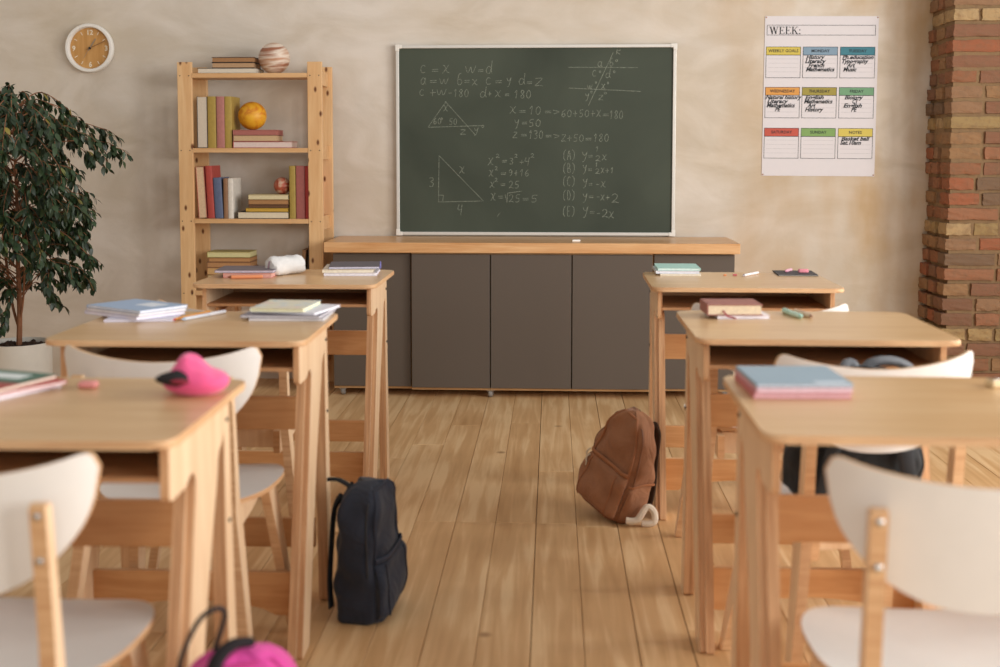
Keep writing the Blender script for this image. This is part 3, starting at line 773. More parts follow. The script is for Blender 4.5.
# ------------------------------------------------------------------ wall clock
ck = thing('wall_clock', 'round wall clock with a white rim and a wooden face', 'clock', (-2.386, 6.247, 1.716))
bm = bmesh.new(); lathe(bm, [(.121, 0), (.125, .006), (.125, .030), (.121, .036), (.110, .036), (.1065, .032), (.105, .012), (.0, .012)], 64, 'y', cap=False); link('rim', bm, plain('clock_rim_white', '#ece8e0', .4, noise=.01), ck, True)
bm = bmesh.new(); lathe(bm, [(.0001, .0135), (.1045, .0135), (.1045, .012)], 64, 'y', cap=False); link('face', bm, wood('clock_face_wood', '#b98648', '#cf9e60', .5, (14, 14, 1), 3), ck)
bm = bmesh.new()
for k in range(12):
    if k in (0, 3, 6, 9): continue
    a = R(30*k); M = Matrix.Rotation(a, 4, 'Y')
    box(bm, -.0018, .0018, -.0150, -.0137, .077, .094, 0, 0, 1, M)
link('hour_marks', bm, plain('mark_white', '#e9dcc4', .6), ck)
nums = []
for s, x, z in (('12', 0, .069), ('3', .085, -.0125), ('6', 0, -.095), ('9', -.085, -.0125)): nums.append(textmesh(s, .036, (x, -.0142, z), 'CENTER', 0, .001))
joined('numerals', nums, MATS['mark_white'], ck)
def hand(name, ang, ln, w, tail, mat, y):
    bm = bmesh.new(); box(bm, -w/2, w/2, y-.001, y, -tail, ln, 0, 0, 1, Matrix.Rotation(R(ang), 4, 'Y')); return link(name, bm, mat, ck)
HG = plain('hand_grey', '#9a8f80', .4, metal=.4)
hand('hour_hand', 33, .058, .005, .014, HG, -.017); hand('minute_hand', 66, .088, .0035, .018, plain('hand_bronze', '#8a6238', .4), -.019); hand('second_hand', 212, .062, .0014, .016, HG, -.021)
bm = bmesh.new(); lathe(bm, [(.006, .0135), (.006, .022), (.004, .023)], 16, 'y'); link('hub', bm, DARKM, ck)

# ------------------------------------------------------------------ bookcase
bk = thing('bookcase', 'open knotty pine bookcase filled with books and planet balls', 'bookcase', (-1.495, 5.98, 0))
X0, X1 = -.360, .360
for s in (-1, 1):
    xa = s*.360 if s < 0 else .360-.072; xb = xa+.072
    bm = bmesh.new(); box(bm, xa, xb, 0, .022, 0, 1.625, .002); link('front_post', bm, PINE, bk)
    bm = bmesh.new(); box(bm, xa+(.006 if s < 0 else -.008), xb+(.020 if s < 0 else .014), .198, .220, 0, 1.612, .002); link('back_post', bm, PINE, bk)
    xo = s*.342
    for zz in (.15, .47, .83, 1.18, 1.545):
        bm = bmesh.new(); box(bm, xo-.009+s*.006, xo+.009+s*.006, .023, .197, zz-.035, zz+.035, .002); link('side_rung', bm, PINE_X, bk)
for zt in (1.570, 1.202, .851, .490, .135):
    bm = bmesh.new(); plate(bm, [(-.287, -.001), (.287, -.001), (.287, .0225), (.326, .0225), (.326, .1975), (-.326, .1975), (-.326, .0225), (-.287, .0225)], zt-.022, zt, 'z', 0, 0); link('shelf', bm, PINE_X, bk)
for zt in (1.570, 1.202, .851, .490):
    for s in (-1, 1):
        for dx in (-.022, .022):
            bm = bmesh.new(); lathe(bm, [(.0028, 0), (.0028, .0012)], 8, 'y', (s*.324+dx, -.0002, zt-.012)); link('nail', bm, DARKM, bk)

# ------------------------------------------------------------------ books
def book(name, label, group, loc, size, cover, page='#d8cbb0', pose='flat', spine='L', rz=0, ct=.0025, ry=0, cat='book', tex=.08, extra=None):
    L_, D_, T_ = size
    t = thing(name, label, cat, loc, rz, group)
    if ry: t.rotation_euler = (0, ry, rz)
    cm = plain('cover_'+cover.strip('#')+('_soft' if ct < .0015 else ''), cover, .6, noise=tex, scale=60)
    pm = plain('pages_'+page.strip('#'), page, .85, noise=.1, scale=180)
    hx, hy = L_/2, D_/2; inset = min(.003, L_*.02+.001)
    bm = bmesh.new(); bp = bmesh.new()
    if pose == 'flat':
        r = .004 if ct < .0015 else .0
        for a, b_ in ((0, ct), (T_-ct, T_)):
            if r: plate(bm, rrect(-hx, hx, -hy, hy, r, 3), a, b_, 'z', 0, 0)
            else: box(bm, -hx, hx, -hy, hy, a, b_, .0006, 0, 1)
        px0, px1, py0, py1 = -hx+inset, hx-inset, -hy+inset, hy-inset
        if spine == 'L': box(bm, -hx-.0005, -hx+ct, -hy, hy, 0, T_, .0004, 0, 1); px0 = -hx+ct
        if spine == 'R': box(bm, hx-ct, hx+.0005, -hy, hy, 0, T_, .0004, 0, 1); px1 = hx-ct
        if spine == 'F': box(bm, -hx, hx, -hy-.0005, -hy+ct, 0, T_, .0004, 0, 1); py0 = -hy+ct
        if spine == 'B': box(bm, -hx, hx, hy-ct, hy+.0005, 0, T_, .0004, 0, 1); py1 = hy-ct
        box(bp, px0, px1, py0, py1, ct, T_-ct)
    else:
        for a, b_ in ((-hx, -hx+ct), (hx-ct, hx)): box(bm, a, b_, -hy, hy, 0, T_, .0006, 0, 1)
        py0, py1 = -hy+inset, hy-inset
        if spine == 'F':
            # slightly rounded spine
            pts = [(hx-ct*0, -hy)]+[(hx*math.cos(math.pi*k/8), -hy-.004*math.sin(math.pi*k/8)) for k in range(1, 8)]+[(-hx, -hy), (-hx, -hy+ct), (hx, -hy+ct)]
            plate(bm, pts, 0, T_, 'z', 0, 0); py0 = -hy+ct
        else: box(bm, -hx, hx, hy-ct, hy+.0005, 0, T_, .0004, 0, 1); py1 = hy-ct
        box(bp, -hx+ct, hx-ct, py0, py1, .003, T_-.003)
    link('cover', bm, cm, t); link('pages', bp, pm, t)
    return t
SX = -1.495
# stack on top of the bookcase
z = 1.5705
for L_, D_, T_, cov, pg, cxp, lab in [(.296, .15, .0265, '#2e2620', '#d9cfbd', -1.614, 'dark book with pale pages, lowest of the stack on top of the bookcase'),
        (.211, .14, .027, '#33241b', '#b89470', -1.585, 'brown book in the middle of the stack on top of the bookcase'),
        (.213, .14, .026, '#2c2019', '#a37850', -1.584, 'worn dark book lying uppermost on top of the bookcase')]:
    book('book', lab, None, (cxp, 6.085, z), (L_, D_, T_), cov, pg, 'flat', 'B'); z += T_+.0005
# second shelf
for x, w, h, cov, pg, sp, lab in [(-1.742, .052, .255, '#23283a', '#cfc3b0', 'B', 'upright navy book showing its pale pages on the second shelf'),
        (-1.694, .042, .255, '#a98e42', '#d8cbb0', 'F', 'upright mustard book left of the dusty pink one'),
        (-1.650, .040, .255, '#b1756c', '#d8cbb0', 'F', 'upright dusty pink book between two mustard books'),
        (-1.611, .036, .255, '#ae9346', '#d8cbb0', 'F', 'mustard book right of the dusty pink one, nearest the yellow planet ball')]:
    book('book', lab, None, (x, 6.092, 1.2025), (w, .16, h), cov, pg, 'up', sp)
z = 1.2025
for L_, T_, cov, pg, cxp, lab in [(.293, .032, '#a8433c', '#dcc8bf', -1.4395, 'red book at the bottom of the stack under the yellow planet ball'),
        (.218, .031, '#8c5a4c', '#c9ab83', -1.476, 'book with tan pages in the middle of the stack under the yellow planet ball'),
        (.220, .0255, '#ad6c62', '#a9685e', -1.475, 'dusty pink book topmost under the yellow planet ball')]:
    book('book', lab, None, (cxp, 6.075, z), (L_, .15, T_), cov, pg, 'flat', 'L'); z += T_+.0005
ZB2 = z
# third shelf
for x, w, h, cov, pg, sp, ry, lab in [(-1.746, .042, .258, '#a6453c', '#d3b694', 'B', -.05, 'red book turned to show its cream fore edge on the third shelf'),
        (-1.703, .034, .262, '#ad463c', '#d8cbb0', 'F', -.045, 'bright red book with its spine out, left of the blue book'),
        (-1.663, .040, .203, '#5c6782', '#d8cbb0', 'F', -.045, 'blue book standing on the third shelf'),
        (-1.6295, .022, .200, '#8f6a4d', '#c5a582', 'F', 0, 'thin brown book between the blue and the white book'),
        (-1.604, .027, .200, '#ddd6ca', '#d8cbb0', 'F', .0, 'white book at the right end of the left row on the third shelf')]:
    book('book', lab, None, (x, 6.087, .8515 + abs(math.sin(ry))*w/2), (w, .155, h), cov, pg, 'up', sp, 0, ry=ry)
z = .8515
for L_, T_, cov, pg, cxp, lab in [(.255, .034, '#24211e', '#ddd0b4', -1.441, 'black book with cream pages at the bottom of the third shelf stack'),
        (.212, .018, '#b79436', '#c7a040', -1.420, 'yellow book second from the bottom of the third shelf stack'),
        (.200, .017, '#563a26', '#6b4a31', -1.4125, 'thin dark brown book in the third shelf stack'),
        (.200, .0245, '#8a603c', '#a87c50', -1.4125, 'tan brown book just below the top of the third shelf stack'),
        (.200, .024, '#c9bb8c', '#d8cba4', -1.4125, 'cream book topmost in the third shelf stack')]:
    book('book', lab, None, (cxp, 6.075, z), (L_, .15, T_), cov, pg, 'flat', 'L'); z += T_+.0005
ZB3 = z
for x, w, h, cov, lab in [(-1.2935, .031, .262, '#a58c42', 'upright mustard book beside the small rust planet ball'),
        (-1.2535, .044, .262, '#a5605a', 'upright rose brown book right of the rust planet ball'),
        (-1.2165, .026, .260, '#b03a36', 'red book squeezed against the right post of the third shelf')]:
    book('book', lab, None, (x, 6.092, .8515), (w, .16, h), cov, '#d8cbb0', 'up', 'F')
# ------------------------------------------------------------------ planet balls
def ball_mat(name, c1, c2, c3, bands):
    m, nt, b = newmat(name); L = nt.links
    tc = N(nt, 'ShaderNodeTexCoord'); mp = N(nt, 'ShaderNodeMapping'); mp.inputs['Scale'].default_value = (bands[0], bands[0], bands[1])
    L.new(tc.outputs['Object'], mp.inputs['Vector']); n = N(nt, 'ShaderNodeTexNoise'); n.inputs['Scale'].default_value = 1; n.inputs['Detail'].default_value = 6; n.inputs['Distortion'].default_value = bands[2]
    L.new(mp.outputs[0], n.inputs['Vector']); rp = N(nt, 'ShaderNodeValToRGB'); e = rp.color_ramp.elements
    e[0].position = .38; e[0].color = lin(c1); e[1].position = .62; e[1].color = lin(c3); x = e.new(.5); x.color = lin(c2)
    L.new(n.outputs['Fac'], rp.inputs['Fac']); L.new(rp.outputs['Color'], b.inputs['Base Color']); b.inputs['Roughness'].default_value = .5
    return m
def ball(label, loc, r, mat, group=None, rot=(0, 0, 0)):
    bm = bmesh.new(); bmesh.ops.create_uvsphere(bm, u_segments=40, v_segments=24, radius=r)
    o = link('planet_ball', bm, mat, None, True); o.location = loc; o.rotation_euler = rot
    return tag(o, label, 'ball', group)
ball('white and brown striped planet ball on top of the bookcase', (-1.392, 6.08, 1.5705+.078), .078, ball_mat('striped_planet', '#9c6346', '#e3d2c0', '#b98868', (3, 30, .35)), None, (R(4), R(-4), 0))
ball('orange yellow sun-like ball resting on the second shelf stack', (-1.505, 6.075, ZB2+.0705), .0705, ball_mat('sun_ball', '#cf7d1a', '#e2a022', '#e8ae2c', (12, 18, 1.5)))
ball('small rust red ball resting on the third shelf stack', (-1.3555, 6.062, ZB3+.0425), .0425, ball_mat('rust_ball', '#c9a58c', '#b4553a', '#8c3f2c', (16, 18, 2)))
# fourth shelf
z = .4905
for L_, T_, cov, pg, cxp, lab in [(.225, .042, '#7c6a55', '#cfc4a6', -1.618, 'lowest grey brown book of the stack on the fourth shelf'),
        (.22, .036, '#8f6f4a', '#cdb383', -1.616, 'second lowest book of the fourth shelf stack, with cream pages'),
        (.225, .036, '#9a6c42', '#cba36c', -1.615, 'tan book in the middle of the fourth shelf stack'),
        (.22, .027, '#8b6342', '#b6875a', -1.617, 'brown book third from the top of the fourth shelf stack'),
        (.212, .0225, '#8a5f3d', '#b98958', -1.613, 'brown book directly under the yellow green one'),
        (.217, .028, '#b3a869', '#d7cf9a', -1.617, 'yellow green book topmost in the fourth shelf stack')]:
    book('book', lab, None, (cxp, 6.075, z), (L_, .15, T_), cov, pg, 'flat', 'L'); z += T_+.0005
for x, w, ry, h, cov, lab in [(-1.258, .020, .10, .205, '#9a7350', 'brown book leaning against the dark one on the fourth shelf'), (-1.222, .013, .05, .225, '#4a3a30', 'thin dark book nearest the right post of the fourth shelf'), (-1.350, .020, .40, .16, '#a37d56', 'tan book leaning most on the fourth shelf')]:
    book('book', lab, None, (x, 6.09, .4905+abs(math.sin(ry))*w/2), (w, .15, h), cov, '#b99a70', 'up', 'F', 0, ry=ry)

# ------------------------------------------------------------------ things on the desks
DZ = .7605
def notebook(label, x, y, z, w, d, t, cover, page='#e8e4e6', rz=0, spine='L', mat=None, name='notebook'):
    o = book(name, label, None, (x, y, z), (w, d, t), cover, page, 'flat', spine, R(rz), ct=.0009, tex=.02)
    return o
def stick(name, label, a, b, r, col, tip=None, tipname='tip', z=None, cat='pen', end=None, facets=12):
    a = Vector(a); b = Vector(b); d = b-a; L_ = d.length; ang = math.atan2(d.y, d.x)
    t = thing(name, label, cat, (a.x, a.y, a.z), ang)
    bm = bmesh.new(); tube(bm, [(.012, 0, r), (L_-.006, 0, r), (L_-.002, 0, r), (L_, 0, r)], [r, r, r*.9, r*.5], facets); link('barrel', bm, plain('pen_'+col.strip('#'), col, .4, noise=.02), t, True)
    bm = bmesh.new(); tube(bm, [(0, 0, r), (.004, 0, r), (.0119, 0, r)], [r*.18, r*.45, r*.92], facets); link(tipname, bm, plain('pentip_'+(tip or col).strip('#'), tip or col, .5), t, True)
    if end:
        bm = bmesh.new(); tube(bm, [(L_*.62, 0, r), (L_*.98, 0, r)], [r*1.08, r*1.08], facets); link('cap', bm, plain('pencap_'+end.strip('#'), end, .4), t, True)
    return t
def eraser(label, x, y, w, d, h, col, rz=0, bev=None):
    bm = bmesh.new(); box(bm, -w/2, w/2, -d/2, d/2, 0, h, bev or h*.35, 0, 3)
    o = link('eraser', bm, plain('eraser_'+col.strip('#'), col, .7, noise=.03), None, True); o.location = (x, y, DZ); o.rotation_euler = (0, 0, R(rz)); return tag(o, label, 'eraser')
# far left desk
z = DZ
notebook('pink notebook at the bottom of the pile by the white pencil case', -1.030, 4.125, z, .165, .15, .016, '#d98f84', '#dba79a', 2)
notebook('dark grey notebook with lilac edges on top of the pink one', -1.045, 4.135, z+.0165, .20, .165, .009, '#6d6268', '#cfc3cf', 4)
stick('marker', 'copper orange marker lying in front of the pink notebook', (-1.085, 4.01, DZ), (-.972, 4.035, DZ), .0065, '#d98a5e', '#8a4a32', cat='marker')
bm = bmesh.new(); rnd = random.Random(4)
rings = []; n = 28
for i, (yy, r) in enumerate([(-.071, .010), (-.070, .024), (-.064, .030), (-.048, .033), (-.018, .032), (.018, .033), (.048, .031), (.064, .027), (.070, .018), (.071, .006)]):
    ring = []
    for k in range(n):
        a = 2*math.pi*k/n; rr = r*(1+.10*math.sin(3*a+yy*60)+.06*math.sin(5*a-yy*110)+rnd.uniform(-.035, .035))
        ring.append(bm.verts.new((rr*math.cos(a)*1.12, yy, max(0, .031+rr*math.sin(a)))))
    rings.append(ring)
for A, B in zip(rings, rings[1:]):
    for k in range(n): bm.faces.new((A[k], A[(k+1) % n], B[(k+1) % n], B[k]))
bm.faces.new(rings[0][::-1]); bm.faces.new(rings[-1]); bmesh.ops.recalc_face_normals(bm, faces=bm.faces[:])
pc = thing('pencil_case', 'crumpled white fabric pencil case on the far left desk', 'pencil case', (-.925, 4.175, DZ), R(-40))
link('pouch', bm, plain('white_fabric', '#dad7d4', .85, noise=.08, scale=40, bump=.3), pc, True)
bm = bmesh.new(); tube(bm, catmull([(.004, -.072, .050), (.0, -.074, .031), (-.006, -.072, .012)], 6), .0028, 6); link('zipper', bm, plain('zip_grey', '#8f6f78', .6), pc, True)
z = DZ
notebook('white notebook at the bottom of the right-hand pile on the far left desk', -.700, 4.235, z, .180, .20, .009, '#e6e2ea', '#ece8ec', 4); z += .0095
notebook('cream notebook in the middle of the right-hand pile on the far left desk', -.712, 4.24, z, .175, .20, .012, '#d9c9b6', '#e6dcc8', 6); z += .0125
sp = notebook('dark covered spiral notebook topmost beside the far left desk edge', -.695, 4.25, z, .175, .20, .008, '#55505a', '#d8d4e4', 8)
bm = bmesh.new()
for k in range(14): tube(bm, [(.0885+.003*math.cos(a), -.085+k*.013, .004+.0045*math.sin(a)) for a in [i*math.pi/4 for i in range(8)]], .0007, 5, closed=True)
link('spiral_binding', bm, plain('violet_wire', '#7a78b8', .4), sp)
# blue notebooks desk
z = DZ
notebook('white notebook underneath the three light blue ones', -1.045, 3.055, z, .17, .14, .006, '#e4dfec', '#ece8f0', 8); z += .0065
notebook('pale lilac notebook lowest but one under the light blue notebooks', -1.080, 3.090, z, .215, .155, .0075, '#c9c4da', '#efebf2', -34); z += .008
notebook('light blue notebook in the middle of the left pile', -1.078, 3.093, z, .215, .155, .007, '#c6b9b4', '#f0eef2', -33, spine='L'); z += .0075
nb = notebook('light blue notebook with a white label topmost of the left pile', -1.076, 3.097, z, .215, .155, .007, '#9fb4cf', '#f3f1f5', -33)
bm = bmesh.new(); box(bm, -.005, .065, -.005, .05, .0070, .0073); link('label_patch', bm, plain('label_white', '#dfe3ea', .7), nb)
stick('pencil', 'orange pencil lying beside the light blue notebooks', (-.955, 3.00, DZ), (-.905, 3.165, DZ), .0035, '#e0963c', '#c23a2e', 'eraser_tip', cat='pencil', facets=6)
stick('ballpoint_pen', 'pale clear pen in front of the orange pencil', (-.932, 3.00, DZ), (-.862, 3.16, DZ), .0045, '#cfd3dc', '#9fb0c4', cat='pen', end='#e4e2e6')
def pastelmat():
    m, nt, b = newmat('pastel_marbled_cover'); L = nt.links
    tc = N(nt, 'ShaderNodeTexCoord'); n = N(nt, 'ShaderNodeTexNoise'); n.inputs['Scale'].default_value = 14; n.inputs['Detail'].default_value = 3; n.inputs['Distortion'].default_value = 1
    L.new(tc.outputs['Object'], n.inputs['Vector']); rp = N(nt, 'ShaderNodeValToRGB'); e = rp.color_ramp.elements
    e[0].position = .33; e[0].color = lin('#a9cfd8'); e[1].position = .68; e[1].color = lin('#e6c4c6'); x = e.new(.43); x.color = lin('#dcdcd4'); x = e.new(.55); x.color = lin('#e4dfc4')
    L.new(n.outputs['Fac'], rp.inputs['Fac']); L.new(rp.outputs['Color'], b.inputs['Base Color']); b.inputs['Roughness'].default_value = .45
    return m
z = DZ
notebook('white notebook at the bottom of the right-hand pile by the desk edge', -.672, 3.12, z, .19, .20, .006, '#d8d4d6', '#e9e6e6', 2); z += .0065
mg = notebook('grey magazine with white pages slipped under the pastel notebook', -.680, 3.115, z, .205, .19, .007, '#8d8791', '#dcd8dc', -3); z += .0075
notebook('white sheaf of papers fanned out beside the pastel notebook', -.665, 3.13, z, .175, .175, .006, '#e3e1e8', '#eceaee', -12); z += .0065
ps = notebook('pastel marbled notebook topmost beside the desk edge', -.690, 3.12, z, .140, .175, .010, '#d6d8c4', '#e6e2c0', -4)
for c_ in ps.children:
    if c_.name.startswith('cover'): c_.data.materials[0] = pastelmat()
# near left desk
z = DZ
notebook('white notebook under the green and red notebook', -1.015, 2.105, z, .19, .19, .007, '#e9e4ea', '#f0ecf0', -24, 'L'); z += .0075
notebook('thin red notebook sandwiched under the green one', -.995, 2.115, z, .185, .165, .006, '#b8504a', '#efe6e2', -30); z += .0065
gr = notebook('green and red striped notebook with a white label at the left frame edge', -1.020, 2.09, z, .19, .20, .007, '#a04a42', '#e6d8c6', -18)
bm = bmesh.new(); box(bm, -.095, .095, .005, .0998, .0070, .0074); box(bm, -.07, .06, .035, .075, .0074, .0077, 0, 1)
link('cover_band', bm, [plain('band_green', '#3f6a58', .5), plain('label_pale', '#dde3e0', .6)], gr)
eraser('small round pink eraser on the nearest left desk', -.838, 2.142, .034, .024, .012, '#dc8f8a', 0, .0055)
# pink pouch
pp = thing('fabric_pouch', 'bright pink soft pouch with a black opening on the nearest left desk', 'pouch', (-.628, 2.100, DZ), R(-6))
def blobmesh(fn, nu=40, nv=28):
    bm = bmesh.new(); rows = []
    for j in range(nv+1):
        ph = math.pi*j/nv; rows.append([bm.verts.new(fn(2*math.pi*i/nu, ph)) for i in range(nu)] if 0 < j < nv else [bm.verts.new(fn(0, ph))])
    for j in range(nv):
        A, B = rows[j], rows[j+1]
        for i in range(nu):
            i2 = (i+1) % nu
            if len(A) == 1: bm.faces.new((A[0], B[i], B[i2]))
            elif len(B) == 1: bm.faces.new((A[i], B[0], A[i2]))
            else: bm.faces.new((A[i], B[i], B[i2], A[i2]))
    bmesh.ops.recalc_face_normals(bm, faces=bm.faces[:]); return bm
def fpouch(t, ph):
    x, y, z = math.sin(ph)*math.cos(t), math.sin(ph)*math.sin(t), math.cos(ph)
    X = .060*x; Y = .046*y*(1+.1*x)
    zz = .027*(z+.82)*(1+.12*x) if z > -.82 else 0
    hump = .026*math.exp(-((x+.25)**2/.16+(y*.8)**2/.8))*max(0, z)**.5
    sag = -.012*max(0, x-.1)*max(0, z)
    cr = .0018*math.sin(9*x+4*y)*max(0, z)+.0012*math.sin(14*y-5*x)*max(0, z)
    return (X, Y, max(0, zz+hump+sag+cr))
link('pouch_body', blobmesh(fpouch), plain('hot_pink_fabric', '#e8558a', .8, noise=.06, scale=50, sheen=.3), pp, True)
def fm(t, ph):
    x, y, z = math.sin(ph)*math.cos(t), math.sin(ph)*math.sin(t), math.cos(ph)
    return (-.019+.036*x, -.036+.020*y+.010*x, .032+.0145*z*(1-.3*max(0, -x))-.006*x*x*(x > 0)+.001)
link('opening_trim', blobmesh(fm, 28, 16), plain('black_zip_band', '#120d0e', .75, noise=.2), pp, True)
def fr(t, ph):
    x, y, z = math.sin(ph)*math.cos(t), math.sin(ph)*math.sin(t), math.cos(ph)
    return (-.006+.018*x, -.0555+.005*y, .031+.0045*z)
link('lining', blobmesh(fr, 20, 12), plain('pouch_lining', '#8e2338', .7), pp, True)
# far right desk
z = DZ
notebook('cream notebook at the bottom of the mint pile', .437, 4.285, z, .14, .18, .006, '#e6dccb', '#eee6d6', 2); z += .0065
notebook('clear covered white notebook in the middle of the mint pile', .432, 4.29, z, .15, .185, .010, '#cfd3d6', '#e4e2ea', -1); z += .0105
notebook('mint green notebook topmost at the corner of the far right desk', .436, 4.295, z, .148, .18, .008, '#a9d3c8', '#e6eee8', -1, 'R')
eraser('tiny orange crumb of eraser beside the mint notebooks', .592, 4.21, .010, .009, .004, '#e58a52')
eraser('tiny pink eraser stub near the white pen', .626, 4.21, .014, .009, .005, '#d0606a')
stick('ballpoint_pen', 'slim white pen in the middle of the far right desk', (.646, 4.17, DZ), (.716, 4.275, DZ), .0045, '#e2dcdc', '#9a9296')
notebook('black thin notebook at the right end of the far right desk', .845, 4.285, DZ, .135, .16, .004, '#3a3a3e', '#d6cfc6', -3)
pz = DZ+.0045
p = stick('marker', 'short pink marker lying on the black notebook', (.808, 4.275, pz), (.842, 4.335, pz), .0055, '#dba7b4', '#c98a9c', cat='marker')
e_ = eraser('pink block eraser resting on the black notebook', .873, 4.285, .034, .02, .012, '#e08a96', 0, .003); e_.location.z = pz
# middle right desk
z = DZ
notebook('white notebook lying under the thick maroon book', .484, 3.165, z, .135, .10, .009, '#ddd5d8', '#ebe5e8', 5, 'L'); z += .0
book('book', 'brown backed book lowest under the maroon one', None, (.4595-.0, 3.235, DZ), (.115, .038, .009), '#7c5a30', '#cdb58d', 'flat', 'L', R(4)) if False else None
mb = book('book', 'thick maroon book with cream pages on the middle right desk', None, (.462, 3.172, DZ+.0095), (.140, .125, .028), '#a0685e', '#e4d2b4', 'flat', 'L', R(2), ct=.0025)
bm = bmesh.new()
tube(bm, catmull([(-.03, -.061, .012), (-.026, -.066, .006), (-.020, -.068, -.001), (-.008, -.069, -.0042), (.0, -.075, -.006)], 5), .0022, 6, flat=((0, 1, .4), .35)); link('ribbon_marker', bm, plain('red_ribbon', '#a53a48', .6), mb)
stick('marker', 'mint green capped marker on the maroon book desk', (.634, 3.115, DZ), (.612, 3.245, DZ), .0065, '#bfe0d2', '#a8d0c0', cat='marker', end='#b2d8c8')
stick('marker', 'beige marker beside the mint green one', (.664, 3.13, DZ), (.640, 3.24, DZ), .006, '#dcc0a6', '#b08c74', cat='marker')
# near right desk
z = DZ
notebook('red edged pink notebook at the bottom of the near right pile', .430, 2.195, z, .170, .18, .010, '#c4706e', '#e0b4b8', 2, 'L'); z += .0105
notebook('pale pink notebook in the middle of the near right pile', .432, 2.195, z, .168, .18, .009, '#d0979e', '#ead0d8', 3, 'L'); z += .0095
bn = notebook('blue-grey notebook topmost of the near right pile', .432, 2.195, z, .168, .18, .006, '#96a9b5', '#dfe2ea', 3, 'L')
bm = bmesh.new(); box(bm, .02, .075, -.085, -.06, .0060, .0063); link('label_patch', bm, plain('label_blue_white', '#c2ccd4', .7), bn)
sh = thing('pencil_sharpener', 'pale wooden pencil sharpener at the right frame edge', 'sharpener', (.807, 2.235, DZ), R(20))
bm = bmesh.new(); box(bm, -.018, .018, -.012, .012, 0, .014, .003, 0, 3); link('body', bm, plain('sharpener_wood', '#e0c79c', .5), sh, True)
bm = bmesh.new(); box(bm, -.014, .012, -.008, .008, .0141, .0152, .0004); link('blade', bm, CHROME, sh)

